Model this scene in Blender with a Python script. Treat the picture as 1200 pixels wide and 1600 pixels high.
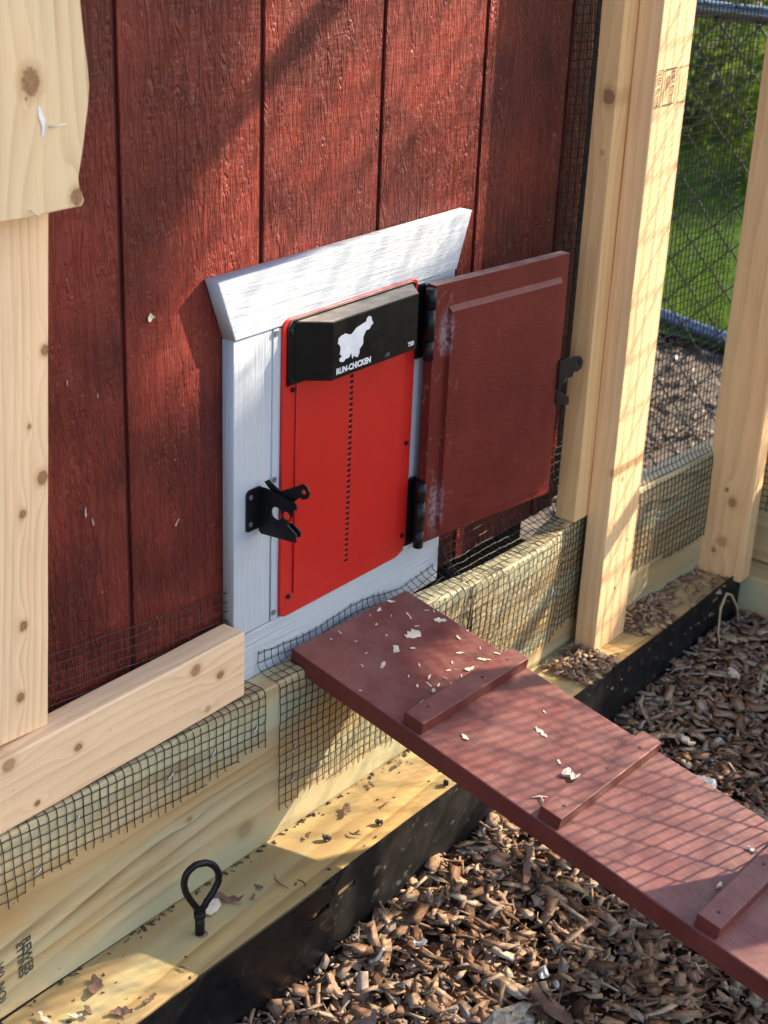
import bpy, bmesh, math, random
import numpy as np
from mathutils import Vector, Matrix, noise as mnoise

# ------------------------------------------------------------------ clean
for o in list(bpy.data.objects): bpy.data.objects.remove(o, do_unlink=True)
S = bpy.context.scene
COL = S.collection
R = random.Random(7)
rad = math.radians

# ------------------------------------------------------------------ camera
cam_d = bpy.data.cameras.new("camera")
cam = bpy.data.objects.new("camera", cam_d); COL.objects.link(cam)
cam.location = (-1.3612, -1.2027, 0.9667)
cam.rotation_euler = (1.1477, -0.0396, -0.9115)
cam_d.sensor_fit = 'HORIZONTAL'; cam_d.sensor_width = 36.0
cam_d.lens = 2454.9 / 1200.0 * 36.0
cam_d.clip_start = 0.05; cam_d.clip_end = 500
cam_d.dof.use_dof = True; cam_d.dof.focus_distance = 1.95; cam_d.dof.aperture_fstop = 11
S.camera = cam
S.render.resolution_x = 768; S.render.resolution_y = 1024

# ------------------------------------------------------------------ light
SUN = Vector((1.95, -1.0, 1.30)).normalized()          # towards the sun
world = bpy.data.worlds.new("World"); S.world = world; world.use_nodes = True
nt = world.node_tree; nt.nodes.clear()
sky = nt.nodes.new('ShaderNodeTexSky'); sky.sky_type = 'NISHITA'; sky.sun_disc = False
sky.sun_elevation = math.asin(SUN.z); sky.sun_rotation = math.atan2(SUN.x, SUN.y)
sky.air_density = 1.0; sky.dust_density = 1.5; sky.ozone_density = 1.0
bg = nt.nodes.new('ShaderNodeBackground'); bg.inputs['Strength'].default_value = 0.145
out = nt.nodes.new('ShaderNodeOutputWorld')
nt.links.new(sky.outputs[0], bg.inputs['Color']); nt.links.new(bg.outputs[0], out.inputs['Surface'])
sd = bpy.data.lights.new("sun", 'SUN'); sd.energy = 5.0; sd.angle = rad(0.45); sd.color = (1.0, 0.86, 0.67)
sun = bpy.data.objects.new("sun", sd); COL.objects.link(sun)
sun.rotation_euler = SUN.to_track_quat('Z', 'Y').to_euler(); sun.location = SUN * 12
S.view_settings.view_transform = 'Standard'; S.view_settings.look = 'None'
S.view_settings.gamma = 1.0; S.view_settings.use_curve_mapping = False
S.view_settings.exposure = 1.52

# ------------------------------------------------------------------ helpers
def tag(o, label=None, cat=None, group=None, kind=None):
    if label: o['label'] = label
    if cat: o['category'] = cat
    if group: o['group'] = group
    if kind: o['kind'] = kind
    return o

def empty(name, M=None, loc=None):
    o = bpy.data.objects.new(name, None); COL.objects.link(o)
    o.empty_display_size = 0.02
    if M is not None: o.matrix_world = M
    if loc is not None: o.location = loc
    return o

def link(name, me, mat=None, parent=None, M=None, loc=None):
    o = bpy.data.objects.new(name, me); COL.objects.link(o)
    if mat and len(me.materials) == 0: me.materials.append(mat)
    if parent: o.parent = parent
    if M is not None: o.matrix_local = M
    if loc is not None: o.location = loc
    return o

def me_from(verts, faces, smooth=False, name='m'):
    me = bpy.data.meshes.new(name); me.from_pydata(verts, [], faces); me.update()
    if smooth:
        for p in me.polygons: p.use_smooth = True
    return me

def bm_mesh(bm, name='m', smooth=False):
    bmesh.ops.recalc_face_normals(bm, faces=bm.faces)
    me = bpy.data.meshes.new(name); bm.to_mesh(me); bm.free()
    if smooth:
        for p in me.polygons: p.use_smooth = True
    return me

def box_me(sx, sy, sz, bev=0.002, c=(0, 0, 0), segs=2, jitter=0.0, cuts=0):
    bm = bmesh.new(); bmesh.ops.create_cube(bm, size=1)
    for v in bm.verts: v.co = Vector((v.co.x*sx + c[0], v.co.y*sy + c[1], v.co.z*sz + c[2]))
    if cuts:
        ed = [e for e in bm.edges if abs((e.verts[0].co-e.verts[1].co).x) > sx*.9]
        bmesh.ops.subdivide_edges(bm, edges=ed, cuts=cuts, use_grid_fill=True)
    if bev > 0: bmesh.ops.bevel(bm, geom=[e for e in bm.edges if e.is_manifold and len(e.link_faces)==2 and e.calc_face_angle(0) > .5], offset=bev, segments=segs, profile=.6, affect='EDGES')
    if jitter:
        for v in bm.verts:
            n = mnoise.noise_vector(v.co * 9 + Vector((sx*31, sy*17, 3)))
            v.co += Vector((0, n.y, n.z)) * jitter
    return bm_mesh(bm)

def cyl_me(r, h, n=20, r2=None, bev=0.0):
    bm = bmesh.new()
    bmesh.ops.create_cone(bm, cap_ends=True, segments=n, radius1=r, radius2=r if r2 is None else r2, depth=h)
    if bev: bmesh.ops.bevel(bm, geom=[e for e in bm.edges if e.calc_face_angle(0) > .8], offset=bev, segments=2, affect='EDGES')
    me = bm_mesh(bm)
    for p in me.polygons: p.use_smooth = abs(p.normal.z) < .5
    return me

def plate_me(outline, holes=(), thick=.002, bevel=0.0):
    """flat plate with holes: outline in local XY, from z=0 up to z=thick"""
    cu = bpy.data.curves.new('c', 'CURVE'); cu.dimensions = '2D'; cu.fill_mode = 'BOTH'
    for pts in [outline] + list(holes):
        sp = cu.splines.new('POLY'); sp.points.add(len(pts)-1)
        for i, q in enumerate(pts): sp.points[i].co = (q[0], q[1], 0, 1)
        sp.use_cyclic_u = True
    cu.extrude = max(thick/2 - bevel, 1e-5); cu.bevel_depth = bevel; cu.bevel_resolution = 1
    if bevel: cu.offset = -bevel
    o = bpy.data.objects.new('c', cu); COL.objects.link(o)
    dg = bpy.context.evaluated_depsgraph_get()
    me = bpy.data.meshes.new_from_object(o.evaluated_get(dg))
    bpy.data.objects.remove(o); bpy.data.curves.remove(cu)
    me.transform(Matrix.Translation((0, 0, thick/2)))
    return me

def text_me(body, size, thick=0.0002, bold=0.0, xs=1.0):
    cu = bpy.data.curves.new('t', 'FONT'); cu.body = body; cu.size = size; cu.extrude = thick/2; cu.offset = bold
    o = bpy.data.objects.new('t', cu); COL.objects.link(o)
    dg = bpy.context.evaluated_depsgraph_get()
    me = bpy.data.meshes.new_from_object(o.evaluated_get(dg))
    bpy.data.objects.remove(o); bpy.data.curves.remove(cu)
    me.transform(Matrix.Diagonal((xs, 1, 1, 1)))
    return me

def circ(cx, cy, r, n=16, ry=None):
    ry = r if ry is None else ry
    return [(cx + r*math.cos(2*math.pi*i/n), cy + ry*math.sin(2*math.pi*i/n)) for i in range(n)]

def rrect(x0, y0, x1, y1, r, n=5):
    rs = r if isinstance(r, (list, tuple)) else [r]*4     # BL, BR, TR, TL
    P = []
    for (cx, cy, a0, q) in ((x0+rs[0], y0+rs[0], 180, rs[0]), (x1-rs[1], y0+rs[1], 270, rs[1]), (x1-rs[2], y1-rs[2], 0, rs[2]), (x0+rs[3], y1-rs[3], 90, rs[3])):
        for i in range(n+1):
            a = rad(a0 + 90*i/n); P.append((cx + q*math.cos(a), cy + q*math.sin(a)))
    return P

def frame(xa, ya, za, loc=(0, 0, 0)):
    M = Matrix.Identity(4)
    for i, a in enumerate((xa, ya, za)):
        a = Vector(a).normalized()
        for k in range(3): M[k][i] = a[k]
    M.translation = Vector(loc)
    return M
F_FRONT = lambda loc: frame((1, 0, 0), (0, 0, 1), (0, -1, 0), loc)     # local XY = wall plane, Z out of the wall
F_VERT = lambda loc: frame((0, 0, 1), (-1, 0, 0), (0, -1, 0), loc)     # local X up
F_SIDE = lambda loc: frame((0, -1, 0), (0, 0, 1), (-1, 0, 0), loc)     # plate in the plane x = const, facing -x

class Tubes:
    """many thin wires gathered into one mesh"""
    def __init__(s): s.v = []; s.f = []
    def add(s, pts, r, n=4, cap=True, closed=False):
        pts = [Vector(p) for p in pts]; m = len(pts); base = len(s.v)
        up = None
        for i, p in enumerate(pts):
            if closed: t = pts[(i+1) % m] - pts[i-1]
            else: t = pts[min(i+1, m-1)] - pts[max(i-1, 0)]
            if t.length < 1e-9: t = Vector((0, 0, 1))
            t.normalize()
            if up is None:
                a = Vector((0, 0, 1)) if abs(t.z) < .9 else Vector((1, 0, 0))
                up = t.cross(a).normalized()
            else:
                up = (up - t*up.dot(t)); up = up.normalized() if up.length > 1e-6 else t.orthogonal().normalized()
            w = t.cross(up)
            rr = r[i] if isinstance(r, (list, tuple)) else r
            for k in range(n):
                a = 2*math.pi*k/n; q = p + (up*math.cos(a) + w*math.sin(a))*rr
                s.v.append((q.x, q.y, q.z))
        for i in range(m if closed else m-1):
            i2 = (i+1) % m
            for k in range(n):
                k2 = (k+1) % n
                s.f.append((base+i*n+k, base+i*n+k2, base+i2*n+k2, base+i2*n+k))
        if cap and not closed:
            s.f.append(tuple(base+k for k in range(n))[::-1]); s.f.append(tuple(base+(m-1)*n+k for k in range(n)))
    def mesh(s, smooth=True): return me_from(s.v, s.f, smooth)

# ------------------------------------------------------------------ materials
class G:
    def __init__(s, name):
        s.m = bpy.data.materials.new(name); s.m.use_nodes = True
        s.t = s.m.node_tree; s.t.nodes.clear()
        s.out = s.t.nodes.new('ShaderNodeOutputMaterial'); s.b = s.t.nodes.new('ShaderNodeBsdfPrincipled')
        s.t.links.new(s.b.outputs[0], s.out.inputs['Surface'])
    def n(s, ty, **kw):
        x = s.t.nodes.new(ty)
        for k, v in kw.items(): setattr(x, k, v)
        return x
    def put(s, sock, v):
        if v is None: return
        if isinstance(v, bpy.types.NodeSocket): s.t.links.new(v, sock)
        else:
            if sock.type == 'RGBA' and len(v) == 3: v = (*v, 1)
            sock.default_value = v
    def math(s, op, a, b=None, c=None, clamp=False):
        x = s.n('ShaderNodeMath', operation=op, use_clamp=clamp)
        for i, v in enumerate((a, b, c)): s.put(x.inputs[i], v) if v is not None else None
        return x.outputs[0]
    def vm(s, op, a, b=None):
        x = s.n('ShaderNodeVectorMath', operation=op)
        s.put(x.inputs[0], a)
        if b is not None: s.put(x.inputs[3] if op == 'SCALE' else x.inputs[1], b)
        return x.outputs['Value'] if op in ('LENGTH', 'DISTANCE', 'DOT_PRODUCT') else x.outputs['Vector']
    def co(s, kind='Object'): return s.n('ShaderNodeTexCoord').outputs[kind]
    def noise(s, v, scale=1, detail=3, rough=.5, dist=0.0):
        x = s.n('ShaderNodeTexNoise'); s.put(x.inputs['Vector'], v); x.inputs['Scale'].default_value = scale
        x.inputs['Detail'].default_value = detail; x.inputs['Roughness'].default_value = rough; x.inputs['Distortion'].default_value = dist
        return x.outputs['Fac']
    def vor(s, v, scale=1, feature='F1'):
        x = s.n('ShaderNodeTexVoronoi', feature=feature); s.put(x.inputs['Vector'], v); x.inputs['Scale'].default_value = scale
        return x.outputs['Distance']
    def sm(s, v, a, b, o0=0.0, o1=1.0):
        x = s.n('ShaderNodeMapRange', interpolation_type='SMOOTHSTEP')
        s.put(x.inputs['Value'], v); x.inputs['From Min'].default_value = a; x.inputs['From Max'].default_value = b
        x.inputs['To Min'].default_value = o0; x.inputs['To Max'].default_value = o1
        return x.outputs[0]
    def mix(s, f, a, b, blend='MIX'):
        x = s.n('ShaderNodeMix', data_type='RGBA', blend_type=blend)
        s.put(x.inputs[0], f); s.put(x.inputs[6], a); s.put(x.inputs[7], b)
        return x.outputs[2]
    def bump(s, h, dist=.001, strength=1.0, nrm=None):
        x = s.n('ShaderNodeBump'); s.put(x.inputs['Height'], h); x.inputs['Distance'].default_value = dist
        x.inputs['Strength'].default_value = strength
        if nrm is not None: s.put(x.inputs['Normal'], nrm)
        return x.outputs[0]
    def done(s, col=None, rough=None, nrm=None, spec=None, metal=None, coat=None):
        s.put(s.b.inputs['Base Color'], col)
        if rough is not None: s.put(s.b.inputs['Roughness'], rough)
        if nrm is not None: s.put(s.b.inputs['Normal'], nrm)
        if spec is not None: s.put(s.b.inputs['Specular IOR Level'], spec)
        if metal is not None: s.put(s.b.inputs['Metallic'], metal)
        if coat is not None: s.put(s.b.inputs['Coat Weight'], coat)
        return s.m

def mat_wood(name, base, ring, knots=(), rings=75.0, warp=5.0, wl=2.0, wc=9.0, dark=None, green=None, rough=.62, saw=1.0, ringmix=.75, off=(0, 0, 0)):
    """length = local X. knots = (x, y, z, normal axis, radius, strength)"""
    g = G(name); P = g.co('Object')
    oi = g.n('ShaderNodeObjectInfo').outputs['Random']
    cx = g.n('ShaderNodeCombineXYZ'); g.put(cx.inputs[0], g.math('MULTIPLY', oi, 7.0)); g.put(cx.inputs[1], g.math('MULTIPLY', oi, 3.1)); g.put(cx.inputs[2], g.math('MULTIPLY', oi, 1.7))
    Q = g.vm('ADD', g.vm('ADD', P, cx.outputs[0]), off)
    sp = g.n('ShaderNodeSeparateXYZ'); g.put(sp.inputs[0], P)
    Pw = g.vm('MULTIPLY', Q, (wl, wc, wc))
    nz = g.noise(Pw, 1.0, 1.5, .45)
    nz2 = g.noise(g.vm('MULTIPLY', Q, (wl*3, wc*4, wc*4)), 1.0, 1, .5)
    fld = g.math('ADD', g.math('MULTIPLY', sp.outputs[1], rings), g.math('MULTIPLY', sp.outputs[2], rings*.8))
    fld = g.math('ADD', fld, g.math('MULTIPLY', nz, warp*2))
    fld = g.math('ADD', fld, g.math('MULTIPLY', nz2, 0.7))
    kcore = None; khalo = None
    for (kx, ky, kz, ax, kr, ks) in knots:
        w = [1/1.15, 1.0, 1.0]; w[ax] = .02
        d = g.vm('LENGTH', g.vm('MULTIPLY', g.vm('SUBTRACT', P, (kx, ky, kz)), tuple(w)))
        d = g.math('ADD', d, g.math('MULTIPLY', g.math('SUBTRACT', g.noise(P, 260, 1), .5), kr*.45))
        wl_ = [1/3.2, 1.0, 1.0]; wl_[ax] = .02
        d2 = g.vm('LENGTH', g.vm('MULTIPLY', g.vm('SUBTRACT', P, (kx, ky, kz)), tuple(wl_)))
        e = g.math('EXPONENT', g.math('MULTIPLY', g.math('POWER', g.math('DIVIDE', d2, kr*1.5), 2.0), -1.0))
        fld = g.math('ADD', fld, g.math('MULTIPLY', e, 2.6*ks))
        c = g.math('MULTIPLY', g.sm(d, kr, kr*.72), ks, clamp=True)
        h = g.math('MULTIPLY', g.sm(d, kr*1.8, kr*.9), .42*ks, clamp=True)
        kcore = c if kcore is None else g.math('MAXIMUM', kcore, c)
        khalo = h if khalo is None else g.math('MAXIMUM', khalo, h)
    fr = g.math('FRACT', g.math('DIVIDE', fld, 2.2))
    line = g.math('MULTIPLY', g.math('POWER', fr, 2.0), g.sm(fr, 1.0, .86))
    line = g.math('MULTIPLY', line, g.sm(g.noise(g.vm('MULTIPLY', Q, (3, 30, 30)), 1.0, 2, .5), .25, .6, .55, 1.35), clamp=True)
    fib = g.noise(g.vm('MULTIPLY', Q, (14, 600, 600)), 1.0, 2, .6)
    mott = g.noise(g.vm('MULTIPLY', Q, (3, 11, 11)), 1.0, 3, .55)
    col = g.mix(g.math('MULTIPLY', line, ringmix), base, ring)
    col = g.mix(g.sm(fib, .35, .75, 0, .35), col, ring)
    col = g.mix(g.sm(mott, .35, .68, 0, .5), col, tuple(min(1, b*f) for b, f in zip(base, (1.14, 1.1, 1.04))))
    if green: col = g.mix(g.sm(g.noise(g.vm('MULTIPLY', Q, (2.2, 16, 16)), 1.0, 2, .5), .4, .62, 0, .85), col, green)
    if dark: col = g.mix(g.sm(g.noise(g.vm('MULTIPLY', g.vm('ADD', Q, (9, 4, 2)), (2.2, 14, 14)), 1.0, 3, .5), .5, .66, 0, .7), col, dark)
    # small dirt flecks
    fl = g.math('MULTIPLY', g.sm(g.vor(g.vm('MULTIPLY', Q, (60, 110, 110)), 1.0), .16, .06), g.sm(g.noise(Q, 14, 2), .55, .7))
    col = g.mix(g.math('MULTIPLY', fl, .6), col, tuple(c*.35 for c in ring))
    if kcore is not None:
        col = g.mix(khalo, col, tuple(c*f for c, f in zip(ring, (.85, .62, .45))))
        kc = g.mix(g.noise(P, 340, 2), (.15, .07, .03), (.46, .26, .13))
        col = g.mix(kcore, col, kc)
    h = g.math('ADD', g.math('MULTIPLY', fib, .5), g.math('MULTIPLY', line, .5))
    chat = g.noise(g.vm('MULTIPLY', Q, (210, 14, 14)), 1.0, 1, .5)
    h = g.math('ADD', h, g.math('MULTIPLY', chat, .35*saw))
    fuzz = g.noise(Q, 900, 2, .6)
    h = g.math('ADD', h, g.math('MULTIPLY', fuzz, .3))
    return g.done(col, rough, g.bump(h, .00055, .8), .3)

def mat_paint_siding(name, base, hi, sx=(170, 170, 8), depth=.0016, rough=.5, specks=.5, cross=0.25, spec=.26, rw=.6, tint=0):
    g = G(name); P = g.co('Object')
    oi = g.n('ShaderNodeObjectInfo').outputs['Random']
    P2 = g.vm('ADD', P, g.vm('SCALE', (3.1, 1.7, 5.3), oi))
    n1 = g.noise(g.vm('MULTIPLY', P2, sx), 1.0, 3, .6, .6)
    n2 = g.noise(g.vm('MULTIPLY', P2, tuple(a*2.3 for a in sx)), 1.0, 2, .6)
    n3 = g.noise(g.vm('MULTIPLY', P2, tuple(a*.12 for a in sx)), 1.0, 2, .5)
    n4 = g.noise(g.vm('MULTIPLY', P2, (45, 45, 190)), 1.0, 2, .6)
    fld = g.math('MULTIPLY_ADD', n3, 60.0, g.math('MULTIPLY', n1, 4.0))
    con = g.math('POWER', g.math('MULTIPLY_ADD', g.math('SINE', fld), .5, .5), 2.0)
    reg = g.sm(g.noise(g.vm('MULTIPLY', P2, (9, 9, 3.2)), 1.0, 2, .5), .42, .62)
    h = g.math('ADD', g.math('MULTIPLY', n1, .8), g.math('MULTIPLY', n2, .35))
    h = g.math('ADD', h, g.math('MULTIPLY', g.math('MULTIPLY', con, reg), .55))
    h = g.math('ADD', h, g.math('MULTIPLY', n4, cross))
    big = g.noise(g.vm('MULTIPLY', P2, tuple(a*.42 for a in sx)), 1.0, 3, .7, 1.1)
    ridge = g.sm(g.math('ABSOLUTE', g.math('SUBTRACT', big, .5)), .0, .09)
    h = g.math('ADD', h, g.math('MULTIPLY', ridge, rw))
    h = g.math('MULTIPLY', h, g.sm(g.noise(g.vm('MULTIPLY', P2, (5, 5, 2.4)), 1.0, 2, .5), .3, .7, .5, 1.1))
    col = g.mix(g.sm(g.noise(P2, 7, 3), .3, .7), base, hi)
    col = g.mix(g.sm(n2, .52, .8, 0, .4), col, hi)
    sp = g.math('MULTIPLY', g.sm(g.vor(g.vm('MULTIPLY', P2, (95, 95, 60)), 1.0), .11, .04), g.sm(g.noise(P2, 17, 2), .56, .66))
    col = g.mix(g.math('MULTIPLY', sp, specks), col, (.55, .45, .38))
    return g.done(col, g.sm(n1, .3, .7, rough-.08, rough+.14), g.bump(h, depth, 1.0), spec)

def mat_plain(name, col, rough=.5, metal=0.0, spec=.5, mott=.12, bsc=220, bd=.0003, dust=None, dustamt=0.0, scratch=0.0, coat=None, rv=1.0):
    g = G(name); P = g.co('Object')
    n = g.noise(P, 23, 4, .6)
    c = g.mix(g.sm(n, .3, .7, 0, 1), tuple(x*(1-mott) for x in col), tuple(min(1, x*(1+mott)) for x in col))
    if dust:
        nn = g.n('ShaderNodeSeparateXYZ'); g.put(nn.inputs[0], g.n('ShaderNodeNewGeometry').outputs['Normal'])
        f = g.math('MULTIPLY', g.sm(nn.outputs[2], .2, .9), g.sm(g.noise(P, 40, 4, .7), .25, .75, .5, 1.0))
        f = g.math('MULTIPLY', f, dustamt)
        c = g.mix(f, c, dust)
    if scratch:
        f = g.math('MULTIPLY', g.sm(g.noise(g.vm('MULTIPLY', P, (40, 260, 60)), 1.0, 3, .7), .62, .72), scratch)
        c = g.mix(f, c, (.45, .40, .36))
    r = g.sm(g.noise(P, 60, 3, .6), .3, .7, max(0.05, rough-.08*rv), rough+.1*rv)
    return g.done(c, r, g.bump(g.noise(P, bsc, 2, .5), bd, .6), spec, metal, coat)

PINE = (.80, .56, .36); PINE_R = (.48, .28, .13)
M_plain_pine = mat_wood('pine_wood', PINE, PINE_R)
M_post = mat_wood('warm_pine_wood', (.74, .46, .22), (.56, .31, .12), rings=60, warp=3, ringmix=.45)
M_treated = mat_wood('treated_wood', (.50, .40, .21), (.36, .27, .12), rings=42, warp=9, wl=1.1, wc=7, green=(.36, .36, .21), dark=(.42, .29, .13), saw=1.2, ringmix=.9)
M_siding = mat_paint_siding('barn_red_siding_paint', (.080, .0100, .0070), (.185, .026, .016), sx=(165, 165, 24), depth=.0034, cross=.4, rough=.48, spec=.30)
M_groove = mat_plain('groove_red_paint', (.095, .012, .009), .6)
M_white = mat_paint_siding('white_paint_on_rough_wood', (.45, .485, .53), (.50, .525, .56), sx=(11, 230, 230), depth=.0010, rough=.5, rw=.2, specks=.25, cross=.1)
M_whiteV = mat_paint_siding('white_paint_on_upright_wood', (.45, .485, .53), (.50, .525, .56), sx=(190, 190, 10), depth=.0009, rough=.5, rw=.3, specks=.25, cross=.1)
M_redp = mat_plain('bright_red_plastic', (.52, .014, .010), .36, mott=.02, bsc=900, bd=.00001, dust=(.6, .45, .4), dustamt=.03, rv=.25)
M_blackm = mat_plain('black_powder_coated_steel', (.005, .005, .006), .42, mott=.2, bd=.00015, spec=.32)
M_blackp = mat_plain('black_plastic_case', (.005, .005, .0055), .36, mott=.15, bd=.00008, spec=.22, dust=(.46, .40, .33), dustamt=.85)
M_wire = mat_plain('black_vinyl_coated_wire', (.012, .012, .011), .42, mott=.3, spec=.45)
M_edge = mat_plain('black_plastic_edging_sheet', (.006, .006, .007), .33, mott=.3, bd=.0003, bsc=25, spec=.35, scratch=.06)
M_edge2 = mat_plain('scuffed_plastic_edging_sheet', (.016, .014, .013), .6, mott=.4, bd=.0005, bsc=40, spec=.2, scratch=.22)
M_print = mat_plain('white_lettering', (.78, .79, .80), .5)
M_stamp = mat_plain('grey_ink_stamp', (.05, .04, .03), .8, mott=.5)
M_stamp2 = mat_plain('faint_black_ink', (.07, .07, .05), .8, mott=.5)
M_screw = mat_plain('dull_screw_metal', (.20, .21, .22), .45, metal=.6)
M_dark = mat_plain('near_black_shade_fill', (.012, .009, .008), .9)  # near-black colour standing in for deep shade
M_tag = mat_plain('dim_sticker', (.06, .055, .08), .4)

def mat_ramp():
    g = G('dusty_red_ramp_paint'); P = g.co('Object')
    oi = g.n('ShaderNodeObjectInfo').outputs['Random']
    Q = g.vm('ADD', P, g.vm('SCALE', (2.0, 3.0, 1.0), oi))
    grain = g.noise(g.vm('MULTIPLY', Q, (260, 12, 260)), 1.0, 3, .65)
    grain2 = g.noise(g.vm('MULTIPLY', Q, (90, 6, 90)), 1.0, 3, .6, .8)
    col = g.mix(g.sm(g.noise(Q, 9, 4, .6), .3, .7), (.100, .0135, .011), (.145, .023, .019))
    nn = g.n('ShaderNodeSeparateXYZ'); g.put(nn.inputs[0], g.n('ShaderNodeNewGeometry').outputs['Normal'])
    up = g.sm(nn.outputs[2], .5, .95)
    dust = g.math('MULTIPLY', up, g.sm(g.noise(Q, 14, 5, .7), .25, .8, .05, .34))
    col = g.mix(dust, col, (.44, .23, .18))
    fleck = g.math('MULTIPLY', g.sm(g.vor(Q, 210), .13, .05), g.sm(g.noise(Q, 24, 2), .48, .62))
    col = g.mix(g.math('MULTIPLY', fleck, .45), col, (.60, .47, .42))
    h = g.math('ADD', g.math('MULTIPLY', grain, .6), g.math('MULTIPLY', grain2, .8))
    r = g.sm(g.noise(Q, 30, 3), .3, .7, .40, .58)
    return g.done(col, r, g.bump(h, .0008, .9), .5)
M_ramp = mat_ramp()

def mat_door():
    g = G('scuffed_dark_red_door_paint'); P = g.co('Object')
    grain = g.noise(g.vm('MULTIPLY', P, (30, 200, 260)), 1.0, 3, .6, .5)
    col = g.mix(g.sm(g.noise(P, 8, 4, .6), .3, .7), (.118, .012, .009), (.155, .020, .014))
    nn = g.n('ShaderNodeSeparateXYZ'); g.put(nn.inputs[0], g.n('ShaderNodeNewGeometry').outputs['Normal'])
    up = g.sm(nn.outputs[2], .5, .95)
    col = g.mix(g.math('MULTIPLY', up, g.sm(g.noise(P, 50, 4, .7), .3, .7, .45, .95)), col, (.40, .27, .23))
    sp = g.n('ShaderNodeSeparateXYZ'); g.put(sp.inputs[0], P)
    edge = g.sm(sp.outputs[0], .07, .012)                       # scuffs gather along the hinge side
    n = g.noise(g.vm('MULTIPLY', P, (60, 60, 34)), 1.0, 6, .8, 2.0)
    sc = g.math('MULTIPLY', g.sm(n, .56, .66), g.math('MULTIPLY_ADD', edge, .65, .10))
    blot = g.math('MAXIMUM', g.sm(g.vm('LENGTH', g.vm('MULTIPLY', g.vm('SUBTRACT', P, (.022, -.002, .322)), (1.6, .1, .62))), .026, .006), g.math('MULTIPLY', g.sm(g.vm('LENGTH', g.vm('MULTIPLY', g.vm('SUBTRACT', P, (.020, -.002, .068)), (1.5, .1, .5))), .028, .006), .8))
    blot = g.math('MULTIPLY', blot, g.sm(g.noise(P, 130, 5, .75), .38, .62))
    col = g.mix(g.math('MULTIPLY', sc, .7), col, (.42, .26, .22))
    col = g.mix(g.math('MULTIPLY', blot, .6), col, (.50, .42, .44))
    fk = g.math('MULTIPLY', g.sm(g.vor(P, 150), .09, .03), g.sm(g.noise(P, 19, 2), .5, .62))
    col = g.mix(g.math('MULTIPLY', fk, .7), col, (.62, .45, .36))
    h = g.math('ADD', grain, g.math('MULTIPLY', g.noise(P, 90, 4, .6), .7))
    return g.done(col, g.sm(n, .3, .7, .44, .62), g.bump(h, .0006, .8), .24)
M_door = mat_door()

def mat_chips(name, ramp, rough=.8):
    g = G(name); P = g.co('Object')
    rnd = g.n('ShaderNodeNewGeometry').outputs['Random Per Island']
    cr = g.n('ShaderNodeValToRGB'); cr.color_ramp.interpolation = 'LINEAR'
    el = cr.color_ramp.elements
    el[0].position = ramp[0][0]; el[0].color = (*ramp[0][1], 1)
    el[1].position = ramp[-1][0]; el[1].color = (*ramp[-1][1], 1)
    for p, c in ramp[1:-1]:
        e = el.new(p); e.color = (*c, 1)
    g.put(cr.inputs[0], rnd)
    U = g.co('UV')
    n = g.noise(P, 160, 4, .7); n2 = g.noise(g.vm('MULTIPLY', U, (45, 620, 1)), 1.0, 3, .65)
    col = g.mix(g.sm(n, .35, .7, 0, .30), cr.outputs[0], (.06, .036, .024), 'MIX')
    col = g.mix(g.sm(n2, .50, .72, 0, .55), col, g.mix(.5, cr.outputs[0], (.62, .46, .33)))
    col = g.mix(g.sm(n2, .46, .30, 0, .60), col, (.05, .032, .022))
    h = g.math('MULTIPLY_ADD', n2, 1.4, n)
    return g.done(col, rough, g.bump(h, .0014, 1.0), .22)
M_mulch = mat_chips('shredded_bark_mulch', [(0, (.16, .08, .045)), (.2, (.34, .18, .10)), (.45, (.50, .305, .19)), (.65, (.58, .38, .24)), (.8, (.46, .37, .30)), (.92, (.66, .42, .23)), (1, (.78, .62, .45))])
M_shaving = mat_plain('pale_wood_shaving', (.76, .64, .48), .8, mott=.2, bsc=500)
M_bark = mat_plain('brown_bark_flake', (.21, .12, .085), .85, mott=.45, bsc=400, bd=.001)
M_darkbark = mat_plain('dark_bark_crumb', (.035, .026, .024), .8, mott=.4, bsc=400, bd=.001)
M_root = mat_plain('dry_tan_root', (.50, .36, .20), .8, mott=.3)
M_pebble = mat_plain('pale_pebble', (.55, .56, .56), .6, mott=.2)
M_soilm = None

def mat_ground(name, a, b, c, sc=30):
    g = G(name); P = g.co('Object')
    n = g.noise(P, sc, 6, .65); n2 = g.noise(P, sc*5, 3, .6)
    col = g.mix(g.sm(n, .3, .7), a, b); col = g.mix(g.sm(n2, .55, .75, 0, .6), col, c)
    return g.done(col, .9, g.bump(g.math('ADD', n, g.math('MULTIPLY', n2, .4)), .01, 1.0), .2)
M_soil = mat_ground('dark_soil', (.035, .022, .015), (.06, .038, .025), (.09, .06, .04), 40)
M_dirt = mat_ground('grey_brown_dirt', (.095, .072, .055), (.14, .11, .085), (.20, .165, .13), 12)
M_lawn = mat_ground('lawn_green', (.028, .055, .012), (.042, .085, .016), (.07, .12, .025), 3)
M_earth = mat_ground('bare_earth_and_dry_grass', (.13, .095, .065), (.17, .125, .085), (.20, .16, .11), 2)

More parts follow.
